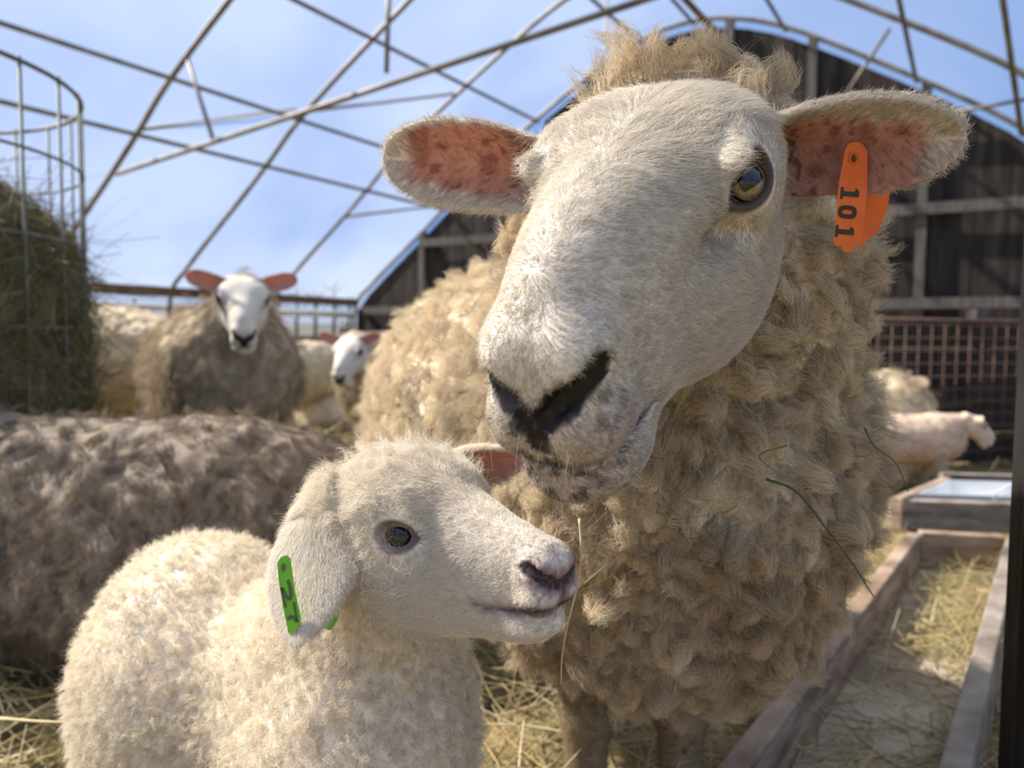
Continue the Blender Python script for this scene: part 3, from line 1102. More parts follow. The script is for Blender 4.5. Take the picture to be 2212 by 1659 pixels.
def build_lamb():
    t = tag(empty('lamb', (-.22, .68, 0)), 'small cream lamb with a green tag in its drooping ear, head under the ewe\'s chin', 'lamb')
    xs = axis_grid(-.48, .06, -.165, .055, .0022 * RES, .006)
    ys = axis_grid(.38, .96, .395, .60, .0022 * RES, .006)
    zs = axis_grid(-.01, .63, .425, .605, .0022 * RES, .006)
    V, Q = surface_nets(lamb_sdf, xs, ys, zs)
    V, Q, _ = largest_piece(V, Q)
    N = vert_normals(V, Q)
    q = to_l(V); m = mirror(q)
    dface = np.minimum(lamb_head(q), np.minimum(LEAR_N.sdf(V), LEAR_F.sdf(V)))
    dbody = np.minimum(lamb_trunk(V), lamb_legs(V))
    wool = sstep(-.02, .01, dface - dbody)
    V = V + N * (wool * .0035 * fbm(V, 60, 4, 2))[:, None]
    fur_c = np.array([.91, .84, .75]); wool_c = np.array([.91, .81, .665])
    crown = sstep(-.02, .03, q[:, 1]) * sstep(.0, .03, q[:, 2]) * (1 - wool)
    tint = fur_c + (wool_c - fur_c) * np.maximum(wool, crown * .9)[:, None]
    tint = tint * (1 + .05 * fbm(V, 25, 60)[:, None])
    face = 1 - wool
    dn = np.minimum(lamb_nostril(m), cone(m, (0, -.106, -.022), (0, -.105, -.036), .0025, .0015))
    black = sstep(.0018, -.0006, dn + .0008 * vnoise(V, 700, 5)) * face
    pinkn = sstep(-.084, -.097, q[:, 1]) * sstep(.002, -.010, q[:, 2]) * sstep(.0075, .002, dn) * face
    tint = tint + (np.array([.27, .16, .15]) - tint) * (pinkn * .9)[:, None]
    dmo = np.abs(q[:, 2] - lamb_mouth_z(q[:, 1]) - 6.0 * q[:, 0] ** 2)
    lip = sstep(.006, .001, dmo) * sstep(-.045, -.062, q[:, 1]) * face
    tint = tint + (np.array([.16, .10, .105]) - tint) * (lip * (.35 + .55 * sstep(-.06, -.10, q[:, 1])))[:, None]
    tint = tint + (np.array([.015, .011, .012]) - tint) * black[:, None]
    fleck = .6 * sstep(.34, .5, fbm(V, 420, 12, 2)) * sstep(-.065, -.085, q[:, 1]) * face
    tint = tint * (1 - .6 * fleck[:, None])
    o = LEYE_C + LEYE_N * (LEYE_R + .001)
    Mx = np.stack([LEYE_AX, np.cross(LEYE_N, LEYE_AX), LEYE_N], 1)
    rim = sstep(.0030, -.0006, ell(m, o, (.0142, .0104, .016), Mx))
    gro = .7 * sstep(.004, .0, cone(m, o - LEYE_AX * .009, o - LEYE_AX * .022 - LEYE_N * .004, .002, .002))
    rim = np.clip(rim + gro, 0, 1) * face
    tint = tint + (np.array([.085, .05, .048]) - tint) * (rim * .92)[:, None]
    thin = np.zeros(len(V)); inner = np.zeros(len(V))
    for e in (LEAR_N, LEAR_F):
        ta, tb, dc, w = e.coords(V)
        near = sstep(.003, .001, e.sdf(V)) * sstep(-.1, .02, ta)
        ins = near * sstep(0, .001, dc) * sstep(.95, .7, np.abs(tb) / (w + 1e-4)) * sstep(.95, .85, ta)
        inner = np.maximum(inner, ins)
        thin = np.maximum(thin, near * sstep(.05, .2, ta) * (.15 + .15 * ins))
    tint = tint + (np.array([.70, .46, .38]) - tint) * (inner * .9)[:, None]
    hoof = sstep(.030, .024, V[:, 2]); tint = tint + (np.array([.10, .08, .06]) - tint) * hoof[:, None]
    me = mesh_np('body', V, Q)
    set_attr(me, 'tint', np.clip(tint, 0, 1)); set_attr(me, 'thin', thin); set_attr(me, 'wet', np.clip(black + pinkn * .5, 0, 1))
    link('body', me, M_SKIN, t)
    em = eye_mat('lamb_eye', (.010, .009, .010), (.007, .006, .007), .0050, .0030, .0112, white=(.05, .035, .03))
    for sgn in (1, -1):
        c = LEYE_C * (sgn, 1, 1); n = LEYE_N * (sgn, 1, 1); ax = LEYE_AX * (sgn, 1, 1)
        wn, wa = dir_l(n), dir_l(ax)
        R = np.stack([wa, np.cross(wn, wa), wn], 1)
        ob = link('eye', sphere_mesh('eye', c, LEYE_R), em, None)
        ob.parent = t; ob.matrix_parent_inverse = parent_inverse(t)
        ob.matrix_basis = Matrix([list(R[i]) + [from_l(c)[i]] for i in range(3)] + [[0, 0, 0, 1]])
    vis = sstep(-.45, -.2, facing(V, N)) * sstep(.10, .14, V[:, 2])
    # face and ear coat
    ring = sstep(.0030, .0008, ell(m, o, (.0142, .0104, .016), Mx)) * face
    bare = np.clip(ring + black * 1.3 + rim * 1.1 + pinkn * 1.2 + inner * .8, 0, 1)
    p, n, tri, bc, _ = sample_surface(V, Q, N, face * (1 - bare) * vis, HN(60000))
    qq = to_l(p)
    hc = (tint[tri] * bc[:, :, None]).sum(1)
    ln = np.interp(qq[:, 1], [-.10, -.08, -.03, .02, .07], [.0025, .004, .0075, .011, .013])
    dl = np.stack([np.sign(qq[:, 0]) * np.minimum(1, np.abs(qq[:, 0]) / .01) * .5, np.full(len(p), .9), np.full(len(p), -.3)], 1)
    dl[:, 0] += .9 * fbm(p, 70, 77, 2); dl[:, 2] += .9 * fbm(p, 70, 79, 2)
    re_ = qq - LEYE_C * np.stack([np.sign(qq[:, 0]), np.ones(len(p)), np.ones(len(p))], 1)
    ew = sstep(.034, .019, np.linalg.norm(re_, axis=1))[:, None]
    dl = dl * (1 - ew) + norm(re_) * ew * 1.5
    ln = ln * (1 - .5 * ew[:, 0])
    dw = dl @ LM.T
    cr = sstep(-.03, .02, qq[:, 1]) * sstep(-.005, .02, qq[:, 2])
    for e in (LEAR_N, LEAR_F):
        ta, tb, dc, w = e.coords(p)
        k = (e.sdf(p) < .003) & (ta > .08)
        dw[k] = (e.a[None] * .9 + e.b[None] * (.6 * np.sign(tb) * np.abs(tb) / .02)[:, None])[k]
        ln[k] = np.interp(ta[k], [0, .4, 1], [.010, .007, .0045]); cr[k] = 0
    pts, r = make_hair(p, n, ln, dw, .36 + .15 * cr, 6, .4, (.0006 + .0016 * cr), 1.3, 7.5e-5, jitter=.25)
    hair_object('short_coat', pts, r, np.clip(hc * (.84 + .3 * RNG.random(len(p)))[:, None], 0, .95), M_FUR, t)
    # woolly coat
    onear = np.minimum(LEAR_N.sdf(V), LEAR_F.sdf(V)) < .004
    crw = sstep(-.028, -.004, q[:, 1]) * sstep(.012, .026, q[:, 2]) * face * (~onear) * sstep(.024, .034, np.linalg.norm(m - LEYE_C, axis=1))
    wt = np.maximum(wool, crw) * vis
    seeds, sn, *_ = sample_surface(V, Q, N, wt, 11000)
    p, n, tri, bc, _ = sample_surface(V, Q, N, wt, HN(110000))
    g = np.array([-.1, .1, -1.0])
    sd = norm(sn * .9 + g * .45 + .55 * RNG.normal(size=(len(seeds), 3)))
    sq = to_l(seeds); onh = sstep(.07, .05, sq[:, 1]) * sstep(.0, .015, sq[:, 2])
    sd = norm(sd * (1 - .8 * onh[:, None]) + onh[:, None] * (dir_l((0, .9, .0))[None] + .35 * sn + .55 * RNG.normal(size=sn.shape)))
    sl = .007 + .006 * RNG.random(len(seeds)) + .007 * onh
    pts, r, own = lock_hair(p, n, seeds, sn, sd, sl, 6, .0016, 1.2, 8.5e-5, pinch=.55)
    lv = .88 + .24 * RNG.random(len(seeds))
    hc = (tint[tri] * bc[:, :, None]).sum(1) * (lv[own] * (.88 + .24 * RNG.random(len(p))))[:, None]
    hair_object('wool', pts, r, np.clip(hc, 0, .95), M_WOOL, t)
    p, n, tri, bc, _ = sample_surface(V, Q, N, np.maximum(wt, .4 * crown * vis), HN(14000))
    pts, r = make_hair(p, n, np.full(len(p), .016), g[None] + RNG.normal(size=(len(p), 3)), .85, 6, .3, .0025, 1.0, 4.5e-5)
    hair_object('wool_fuzz', pts, r, np.clip((tint[tri] * bc[:, :, None]).sum(1) * 1.1, 0, .95), M_WOOL, t)
    return t
# ------------------------------------------------------------------ the tunnel barn
TH, X0, Y0 = 0.5372, 2.0799, 9.2174            # gable wall: direction and middle
U = np.array([math.cos(TH), -math.sin(TH), 0]); NV = np.array([math.sin(TH), math.cos(TH), 0]); ZV = np.array([0, 0, 1.0])
PROFILE = [(5.32, 0.0), (5.27, .70), (5.17, 1.15), (4.93, 1.36), (4.55, 1.66), (4.0, 2.07), (3.53, 2.44), (3.03, 2.85), (2.05, 3.47), (1.05, 4.04), (.42, 4.26), (0, 4.31)]
HOOPS = [0.0, 1.637, 3.217, 4.69, 6.25, 7.8, 9.3, 10.8]


def B3(s, n, z):
    """Point s across from the ridge line, n in front of the gable wall, z up."""
    return np.array([X0, Y0, 0]) + U * s - NV * n + ZV * z


def catmull(pts, k=4):
    pts = [np.array(p, float) for p in pts]
    pts = [2 * pts[0] - pts[1]] + pts + [2 * pts[-1] - pts[-2]]
    out = []
    for i in range(1, len(pts) - 2):
        a, b, c, d = pts[i - 1:i + 3]
        for j in range(k):
            t = j / k
            out.append(.5 * (2 * b + (c - a) * t + (2 * a - 5 * b + 4 * c - d) * t * t + (3 * b - a - 3 * c + d) * t ** 3))
    out.append(pts[-2])
    return out


HALF = catmull([(-a, b) for a, b in PROFILE], 4)
ARCH = HALF + [np.array([-p[0], p[1]]) for p in HALF[-2::-1]]


def roof_z(s):
    a = np.array(HALF)
    return float(np.interp(-abs(s), a[:, 0], a[:, 1]))


M_STEEL = noise_mat('galvanised_pipe', (.13, .115, .10), (.25, .23, .20), 6, .5, .1, metal=.35)
M_WOODWALL = noise_mat('weathered_wall_board', (.020, .016, .014), (.058, .049, .043), 2.2, .9, .5, stretch=(6, 6, .8), bscale=14, c3=(.034, .028, .025))
M_WOODSTUD = noise_mat('grey_stud', (.085, .076, .072), (.14, .126, .118), 4, .9, .4, stretch=(6, 6, .8))
M_BEAM = noise_mat('brown_beam', (.10, .065, .042), (.19, .13, .088), 4, .85, .3, stretch=(2, 2, 2))
M_TROUGH = noise_mat('trough_plank', (.20, .135, .09), (.44, .33, .24), 5, .85, .4, stretch=(2, 2, 8))
M_GREYWOOD = noise_mat('grey_plank', (.16, .13, .105), (.33, .28, .235), 5, .9, .5, stretch=(2, 2, 8))
M_WIRE = noise_mat('rusty_wire', (.10, .060, .042), (.17, .105, .075), 20, .7)
M_GREENWIRE = noise_mat('dull_green_wire', (.12, .135, .11), (.20, .21, .17), 20, .6, metal=.3)
M_BLACKSTEEL = noise_mat('dark_steel', (.018, .017, .018), (.06, .056, .055), 14, .42, .25, metal=.5, stretch=(1, 1, .3))
M_WHITEPLASTIC = noise_mat('white_plastic', (.62, .64, .66), (.78, .80, .82), 8, .4)
M_STRAWBED = noise_mat('straw_bed', (.10, .075, .035), (.34, .27, .13), 9, .95, .9, c3=(.22, .17, .08), bscale=60)
M_TROUGHFLOOR = noise_mat('dusty_board', (.27, .22, .165), (.50, .44, .35), 6, .95, .3)
M_GRASS = noise_mat('field', (.16, .15, .07), (.30, .27, .15), .6, .95)
M_HILL = noise_mat('far_wood', (.075, .080, .085), (.15, .15, .14), .25, 1.0)
M_TRUNK = noise_mat('bare_tree', (.06, .05, .045), (.12, .10, .09), 5, .9)


def straw_mat(name, cs):
    m, nt, out = new_mat(name)
    L = nt.links.new
    at = N_(nt, 'ShaderNodeAttribute', attribute_name='tint')
    b = N_(nt, 'ShaderNodeBsdfPrincipled', Roughness=.55)
    b.inputs['Specular IOR Level'].default_value = .35
    L(at.outputs['Color'], b.inputs['Base Color'])
    tr = N_(nt, 'ShaderNodeBsdfTranslucent'); L(at.outputs['Color'], tr.inputs['Color'])
    mx = N_(nt, 'ShaderNodeMixShader', Fac=.2); L(b.outputs[0], mx.inputs[1]); L(tr.outputs[0], mx.inputs[2])
    L(mx.outputs[0], out.inputs[0])
    return m


M_STRAW = straw_mat('straw', None)


def film_mat():
    m, nt, out = new_mat('greenhouse_film')
    L = nt.links.new
    mr = N_(nt, 'ShaderNodeAttribute', attribute_name='haze')
    tp = N_(nt, 'ShaderNodeBsdfTransparent', Color=(.93, .95, 1, 1))
    tl = N_(nt, 'ShaderNodeBsdfTranslucent', Color=(.85, .92, 1.0, 1))
    mx = N_(nt, 'ShaderNodeMixShader'); L(mr.outputs['Fac'], mx.inputs[0]); L(tp.outputs[0], mx.inputs[1]); L(tl.outputs[0], mx.inputs[2])
    L(mx.outputs[0], out.inputs[0])
    return m


FILM = (.07, .15)


def build_barn():
    # ground
    g = 90
    xs = np.concatenate([np.linspace(-14, -2.2, 25), np.linspace(-2.1, 2.1, 110), np.linspace(2.2, 14, 25)])
    ys = np.concatenate([np.linspace(-4, .3, 12), np.linspace(.35, 4, 100), np.linspace(4.1, 18, 40)])
    XX, YY = np.meshgrid(xs, ys, indexing='ij')
    p = np.stack([XX.ravel(), YY.ravel(), 0 * XX.ravel()], -1)
    p[:, 2] = .022 * fbm(p, 2.2, 5) + .012 * fbm(p, 9, 6) - .012
    nx, ny = len(xs), len(ys)
    i = np.arange(nx * ny).reshape(nx, ny)
    Q = np.stack([i[:-1, :-1], i[1:, :-1], i[1:, 1:], i[:-1, 1:]], -1).reshape(-1, 4)
    tag(link('floor', mesh_np('floor', p, Q), M_STRAWBED), kind='structure')
    # field and hills outside
    mb = MB(); mb.box((0, 60, -.20), np.eye(3), (260, 160, .05)); tag(mb.build('ground_outside', M_GRASS), 'dry field outside the open side of the barn', kind='structure')
    for k, (x0, x1, y, h, sd) in enumerate(((-170, 60, 120, 4.2, 1), (-120, 120, 95, 1.9, 2))):
        n = 80; V = []; Fc = []
        for a in range(n + 1):
            x = x0 + (x1 - x0) * a / n
            z = h * (.65 + .35 * float(fbm(np.array([[x, 0, sd]]), .06, sd, 4)[0])) + .25 * float(vnoise(np.array([[x, 3, 1]]), 1.2, sd)[0])
            V += [(x, y - 14, -.2), (x, y, z), (x, y + 14, -.2)]
        for a in range(n):
            o = a * 3
            Fc += [(o, o + 3, o + 4, o + 1), (o + 1, o + 4, o + 5, o + 2)]
        mb = MB(); mb.add(V, Fc); tag(mb.build('hill', M_HILL, smooth=True), 'dark wooded hill far off beyond the open side', kind='structure')
    # roof film
    V, Q = [], []
    ns = [-.02] + [.5 * (a + b) for a, b in zip(HOOPS[:-1], HOOPS[1:]) for _ in (0,)]
    cols = []
    for a, b in zip(HOOPS[:-1], HOOPS[1:]):
        cols += list(np.linspace(a, b, 9)[:-1])
    cols.append(HOOPS[-1])
    for c in cols:
        near = min(abs(c - h) for h in HOOPS)
        sag = .035 * min(1, near / .5)
        for j, (s, z) in enumerate(ARCH):
            q = B3(s, c, z + .03 - sag * (1 if z > 1.3 else 0))
            V.append(q + .012 * math.sin(c * 9 + j * 1.7) * ZV)
    m_ = len(ARCH)
    j0 = next(j for j, a in enumerate(ARCH) if a[1] > 1.1)
    for a in range(len(cols) - 1):
        for j in range(j0, m_ - 1):
            Q.append((a * m_ + j, a * m_ + j + 1, (a + 1) * m_ + j + 1, (a + 1) * m_ + j))
    mb = MB(); mb.add(V, Q)
    fo = mb.build('ceiling', film_mat(), smooth=True)
    set_attr(fo.data, 'haze', FILM[0] + (FILM[1] - FILM[0]) * np.clip(.5 + .9 * fbm(np.array(mb.v), .9, 8, 3), 0, 1))
    tag(fo, 'pale translucent plastic film stretched over the hoops', kind='structure')
    # frame
    fr = tag(empty('roof_frame', B3(0, 0, 0)), 'steel hoop frame of the tunnel roof', kind='structure')
    for h in HOOPS:
        mb = MB(); mb.tube([B3(s, h + (.03 if h == 0 else 0), z) for s, z in ARCH], .026, 8)
        mb.build('hoop', M_STEEL, fr, True)
    for s, z in ((-3.53, 2.44), (-3.03, 2.85), (-2.05, 3.47), (-.62, 4.20), (0.02, 4.31), (1.05, 4.04), (2.35, 3.29), (3.3, 2.63)):
        mb = MB(); mb.tube([B3(s, n, z - .035) for n in np.linspace(0, HOOPS[-1], 12)], .021, 8)
        mb.build('purlin', M_STEEL, fr, True)

    def hit(px, py, n):
        """Where the sight line through a pixel meets the plane n metres in front of the gable wall."""
        r = ray(px, py); o = B3(0, n, 0)
        return CAMPOS + r * (((o - CAMPOS) @ NV) / (r @ NV))

    def bar(a, b, r=.018, name='brace', m=M_STEEL):
        mb = MB(); mb.tube([a, .5 * (np.array(a) + b), b], r, 8); mb.build(name, m, fr, True)
    hC, hB, hA = HOOPS[3], HOOPS[2], HOOPS[1]
    a, b = hit(252, 376, hC), hit(1390, 0, hC)
    bar(a, b + (b - a) * .15, .021, 'truss_chord')
    bar(hit(402, 118, hC), hit(460, 300, hC)); bar(hit(841, -60, hC), hit(835, 157, hC))
    bar(hit(300, 280, hC), hit(640, 236, hB)); bar(hit(664, 240, hB), hit(982, 202, hA)); bar(hit(745, 468, hA), hit(962, 442, .05))
    bar(hit(1310, -30, .3), hit(1305, 600, .3), .02, 'post')
    bar(hit(1470, -12, 2.2), hit(1690, 222, .10), .03, 'tie_bar', M_BEAM)
    bar(hit(1922, 62, hA), hit(1815, 222, hA), .016); bar(hit(2163, -20, hB), hit(2207, 290, hA), .02); bar(hit(2060, 243, hA), hit(2230, 212, hA), .016)
    # wooden rail along the eave
    for sgn in (-1, 1):
        for k in range(3):
            n0, n1 = k * 3.2 + .05, min(HOOPS[-1], (k + 1) * 3.2)
            mb = MB(); mb.box(B3(sgn * 5.18, (n0 + n1) / 2, 1.12), [NV, U, ZV], ((n1 - n0) / 2 - .004, .035, .055))
            mb.build('eave_rail', M_BEAM, fr)
    mb = MB(); mb.tube([B3(-5.30, n, .93 + .01 * math.sin(n * 2)) for n in np.linspace(0, HOOPS[-1], 14)], .045, 8)
    mb.build('rolled_side_curtain', M_WHITEPLASTIC, fr, True)

    # gable wall
    w = tag(empty('wall_back', B3(0, 0, 0)), kind='structure')
    rnd = random.Random(3)
    s = -5.2
    while s < 5.2:
        bw = rnd.uniform(.21, .30)
        zl, zr = roof_z(s) - .10, roof_z(s + bw) - .10
        zt = min(zl, zr) if (s < -1.2 and rnd.random() < .3) else None
        d = rnd.uniform(0, .012)
        z1, z2 = (zt, zt) if zt else (zl, zr)
        z1, z2 = max(z1, .5), max(z2, .5)
        vs = []
        for off in (d, d - .022):
            for ss, zz in ((s - .004, z1), (s + bw + .004, z2)):
                vs += [B3(ss, off, -.05), B3(ss, off, zz)]
        mb = MB(); mb.add(vs, [(0, 2, 3, 1), (4, 5, 7, 6), (0, 1, 5, 4), (2, 6, 7, 3), (1, 3, 7, 5), (0, 4, 6, 2)])
        mb.build('wall_board', M_WOODWALL, w)
        s += bw
    for s in (-3.9, -2.6, -1.3, -.45, .45, 1.35, 2.45, 3.7, 4.9):
        zt = roof_z(s) - .03
        mb = MB(); mb.box(B3(s, .055, zt / 2), [U, NV, ZV], (.045, .04, zt / 2)); mb.build('stud', M_WOODSTUD, w)
    for z, s0, s1 in ((1.0, -5.0, 5.0), (1.95, -3.9, 4.0), (2.85, -2.7, 2.8)):
        mb = MB(); mb.box(B3((s0 + s1) / 2, .115, z), [U, NV, ZV], ((s1 - s0) / 2, .02, .055)); mb.build('girt', M_WOODSTUD, w)
    for sx in (-1, 1):    # sill board
        mb = MB(); mb.box(B3(sx * 2.6, .14, .55), [U, NV, ZV], (2.55, .02, .14)); mb.build('sill_board', M_GREYWOOD, w)
    return fr


def straw_batch(name, base, dirs, length, width, tint, parent=None, curl=.25, segs=3, rng=RNG):
    """Many thin three-sided stems in one mesh: base points, unit directions."""
    n = len(base)
    d = norm(dirs)
    a = norm(np.cross(d, rng.normal(size=(n, 3)) + .01)); b = np.cross(d, a)
    cv = rng.normal(size=n) * curl
    k = segs + 1
    V = np.zeros((n, k, 3, 3))
    for i in range(k):
        t = i / segs
        c = base + d * (length * t)[:, None] + a * (length * cv * t * t)[:, None]
        wd = width * (1 - .35 * t)
        for j in range(3):
            an = 2 * math.pi * j / 3
            V[:, i, j] = c + (a * math.cos(an) * .45 + b * math.sin(an)) * wd[:, None] * .5
    idx = np.arange(n * k * 3).reshape(n, k, 3)
    Q = []
    for i in range(segs):
        for j in range(3):
            jj = (j + 1) % 3
            Q.append(np.stack([idx[:, i, j], idx[:, i, jj], idx[:, i + 1, jj], idx[:, i + 1, j]], -1))
    me = mesh_np(name, V.reshape(-1, 3), np.concatenate(Q))
    set_attr(me, 'tint', np.repeat(tint, k * 3, 0))
    o = link(name, me, M_STRAW, parent)
    o['kind'] = 'stuff'
    return o


def straw_colours(n, green=.25, rng=RNG):
    a = np.array([.64, .50, .25]); b = np.array([.42, .39, .17]); c = np.array([.76, .65, .41])
    t = rng.random(n)[:, None]
    col = np.where(t < green, b, np.where(t < .8, a, c))
    return np.clip(col * (.7 + .5 * rng.random((n, 1))) + .03 * rng.normal(size=(n, 3)), .02, .9)


def build_bedding():
    n = 15000
    y = .45 + 4.2 * RNG.random(n) ** 1.7
    x = (RNG.random(n) * 2 - 1) * (.5 + .75 * y)
    base = np.stack([x, y, .012 + .05 * RNG.random(n) ** 2], -1)
    base = base[~((x > 1.35) & (y > 3.3))]; n = len(base)
    an = RNG.random(n) * 6.283
    d = np.stack([np.cos(an), np.sin(an), .10 * RNG.normal(size=n) + .05], -1)
    tag(straw_batch('straw_bedding', base, d, .05 + .14 * RNG.random(n), .0022 + .0022 * RNG.random(n), straw_colours(n), curl=.35),
        'loose golden straw bedding covering the barn floor', 'straw', kind='stuff')
    n = 5000
    y = 4.0 + 6 * RNG.random(n); x = (RNG.random(n) * 2 - 1) * 3.2 - .5
    base = np.stack([x, y, .012 + .04 * RNG.random(n)], -1)
    base = base[((base - B3(0, 0, 0)) @ NV < -.4) & (base[:, 0] < 1.35)]; n = len(base)
    an = RNG.random(n) * 6.283
    d = np.stack([np.cos(an), np.sin(an), .15 * RNG.normal(size=n) + .08], -1)
    tag(straw_batch('straw_bedding', base, d, .10 + .2 * RNG.random(n), .006 + .004 * RNG.random(n), straw_colours(n, .1), curl=.35),
        'straw scattered over the far end of the barn floor', 'straw', kind='stuff')


FEED = (-1.865, 2.10, .60)


def build_feeder():
    cx, cy, R = FEED
    t = tag(empty('hay_feeder', (cx, cy, 0)), 'round wire hay feeder at the left edge of the picture', 'feeder')
    lev = [.12, .40, .66, .90, 1.12, 1.335]
    for k, z in enumerate(lev):
        mb = MB(); mb.tube([(cx + (R + .02) * math.cos(a), cy + (R + .02) * math.sin(a), z) for a in np.linspace(0, 2 * math.pi, 49)], .0068 if k == len(lev) - 1 else .0045, 6, False)
        mb.build('ring_wire', M_GREENWIRE, t, True)
    for k in range(25):
        a = 2 * math.pi * k / 25 + .08
        q = (cx + (R + .02) * math.cos(a), cy + (R + .02) * math.sin(a))
        mb = MB(); mb.tube([(q[0], q[1], 0.0), (q[0], q[1], 1.345)], .0048, 6); mb.build('upright_wire', M_GREENWIRE, t, True)
    # hay
    hb = tag(empty('hay_bale', (cx, cy, 0)), 'big dark mound of hay heaped inside the round wire feeder', 'hay')
    V, Q = [], []
    nr, na = 26, 64
    prof = [(.0, 1.24), (.14, 1.21), (.30, 1.13), (.44, 1.04), (.54, .97), (.595, .88), (.61, .65), (.62, .4), (.63, .2), (.65, 0.0)]
    ps = catmull(prof, 3)
    for (r, z) in ps:
        for k in range(na):
            a = 2 * math.pi * k / na
            V.append((r * math.cos(a), r * math.sin(a), z))
    V = np.array(V)
    nn = norm(V * (1, 1, .3))
    V = V + nn * (.035 * fbm(V, 9, 2, 3))[:, None] + np.array([cx, cy, 0])
    V[:, 2] = np.maximum(V[:, 2], 0)
    m_ = len(ps); i = np.arange(m_ * na).reshape(m_, na)
    i2 = np.concatenate([i, i[:, :1]], 1)
    Q = np.stack([i2[:-1, :-1], i2[1:, :-1], i2[1:, 1:], i2[:-1, 1:]], -1).reshape(-1, 4)
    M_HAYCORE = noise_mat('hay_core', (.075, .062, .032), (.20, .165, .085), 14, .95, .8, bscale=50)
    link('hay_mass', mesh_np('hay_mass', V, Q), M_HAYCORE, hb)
    N = vert_normals(V, Q)
    p, n, *_ = sample_surface(V, Q, N, sstep(-.5, -.1, facing(V, N)) + .05, 9000)
    d = norm(np.cross(n, RNG.normal(size=n.shape))) + n * (.15 + .25 * RNG.random((len(p), 1)) ** 3) + np.array([0, 0, -.25])
    L = .06 + .14 * RNG.random(len(p))
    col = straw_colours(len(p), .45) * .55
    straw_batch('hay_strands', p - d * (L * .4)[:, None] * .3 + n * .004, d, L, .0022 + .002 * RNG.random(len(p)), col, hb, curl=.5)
    return t


def plank(name, a, b, z0, z1, th, mat, parent, side=1):
    """Upright board from ground point a to b."""
    a = np.array([*a[:2], 0.]); b = np.array([*b[:2], 0.])
    ax = norm(b - a); nn = np.array([ax[1], -ax[0], 0]) * side
    mb = MB(); mb.box((a + b) / 2 + nn * th / 2 + ZV * (z0 + z1) / 2, [ax, nn, ZV], (np.linalg.norm(b - a) / 2, th / 2, (z1 - z0) / 2))
    o = mb.build(name, mat, parent)
    bv = o.modifiers.new('bevel', 'BEVEL'); bv.width = .004; bv.segments = 2
    return o


def build_troughs():
    zt, zf = .12, .022
    A, Bf = on_z(1990, 1153, zt), on_z(1618, 1659, zt)
    d = norm(A - Bf)
    A0 = A - d * 2.3
    C = on_z(2172, 1163, zt); C0 = C - d * 2.3
    t = tag(empty('feed_trough', tuple((A0 + C) / 2 * (1, 1, 0))), 'low wooden feed trough strewn with hay beside the ewe', 'trough')
    plank('side_plank', A0, A, 0.0, zt, .034, M_TROUGH, t, -1)
    plank('side_plank', C0, C, 0.0, zt, .034, M_GREYWOOD, t, 1)
    plank('end_plank', A, C, 0.0, zt + .004, .034, M_TROUGH, t, -1)
    mb = MB()
    mb.add([(*q[:2], z) for z in (.004, zf) for q in (A0, C0, C, A)], [(0, 3, 2, 1), (4, 5, 6, 7), (0, 1, 5, 4), (1, 2, 6, 5), (2, 3, 7, 6), (3, 0, 4, 7)])
    mb.build('bottom_board', M_TROUGHFLOOR, t)
    # hay lying in it
    n = 1500
    u, v = RNG.random(n), RNG.random(n)
    u = np.where(RNG.random(n) < .62, .70 + .27 * u, u * .75)
    v = np.where(u > .68, .35 + .6 * v, v)
    base = C0 + (C - C0) * u[:, None] + (A0 - C0) * (1 - v)[:, None]
    base[:, 2] = zf + .004 + np.where(u > .68, .035, .006) * RNG.random(n)
    dd = RNG.normal(size=(n, 3)) * (1, 1, .12)
    L = .03 + .07 * RNG.random(n)
    tag(straw_batch('hay_in_trough', base, dd, L, .0015 + .0015 * RNG.random(n), straw_colours(n, .35), curl=.4), 'wisps of hay lying in the low wooden trough', 'hay', kind='stuff')
    # second trough with white liners
    zt = .185
    A, C = on_z(1926, 1080, zt), on_z(2300, 1092, zt)
    bk = norm(NV * .85 + np.array([.3, 0, 0])) * .46
    t = tag(empty('lined_trough', tuple((A + C) / 2 * (1, 1, 0))), 'raised wooden trough with white plastic liners behind the low one', 'trough')
    plank('front_plank', A, C, zt - .085, zt, .035, M_GREYWOOD, t, -1)
    plank('back_plank', A + bk, C + bk, zt - .06, zt + .02, .03, M_GREYWOOD, t, -1)
    plank('end_plank', A, A + bk, zt - .085, zt + .01, .03, M_TROUGH, t, 1)
    for q in (A + norm(C - A) * .06 + bk * .1, A + norm(C - A) * .06 + bk * .85, C - norm(C - A) * .1 + bk * .1, C - norm(C - A) * .1 + bk * .85):
        mb = MB(); mb.box((q[0], q[1], (zt - .06) / 2), np.eye(3), (.022, .022, (zt - .06) / 2)); mb.build('leg', M_GREYWOOD, t)
    ax = norm(C - A); L = np.linalg.norm(C - A); by = norm(bk)
    for k in range(2):
        c0 = A + ax * (.05 + k * L * .47) + bk * .14
        wl, dl = L * .44, .30
        mb = MB()
        o = [c0, c0 + ax * wl, c0 + ax * wl + by * dl, c0 + by * dl]
        cc = sum(o) / 4
        top = [q * 1 for q in o]; bot = [cc + (q - cc) * .86 for q in o]; inn = [cc + (q - cc) * .95 for q in o]; ib = [cc + (q - cc) * .82 for q in o]
        zz = lambda q, z: (q[0], q[1], z)
        vs = [zz(q, zt + .012) for q in top] + [zz(q, zt - .07) for q in bot] + [zz(q, zt + .012) for q in inn] + [zz(q, zt - .062) for q in ib]
        fs = [(j, (j + 1) % 4, 4 + (j + 1) % 4, 4 + j) for j in range(4)] + [(7, 6, 5, 4)] + [(8 + j, 12 + j, 12 + (j + 1) % 4, 8 + (j + 1) % 4) for j in range(4)] + [(12, 13, 14, 15)] + [(j, 8 + j, 8 + (j + 1) % 4, (j + 1) % 4) for j in range(4)]
        mb.add(vs, fs)
        mb.build('liner', M_WHITEPLASTIC, t)


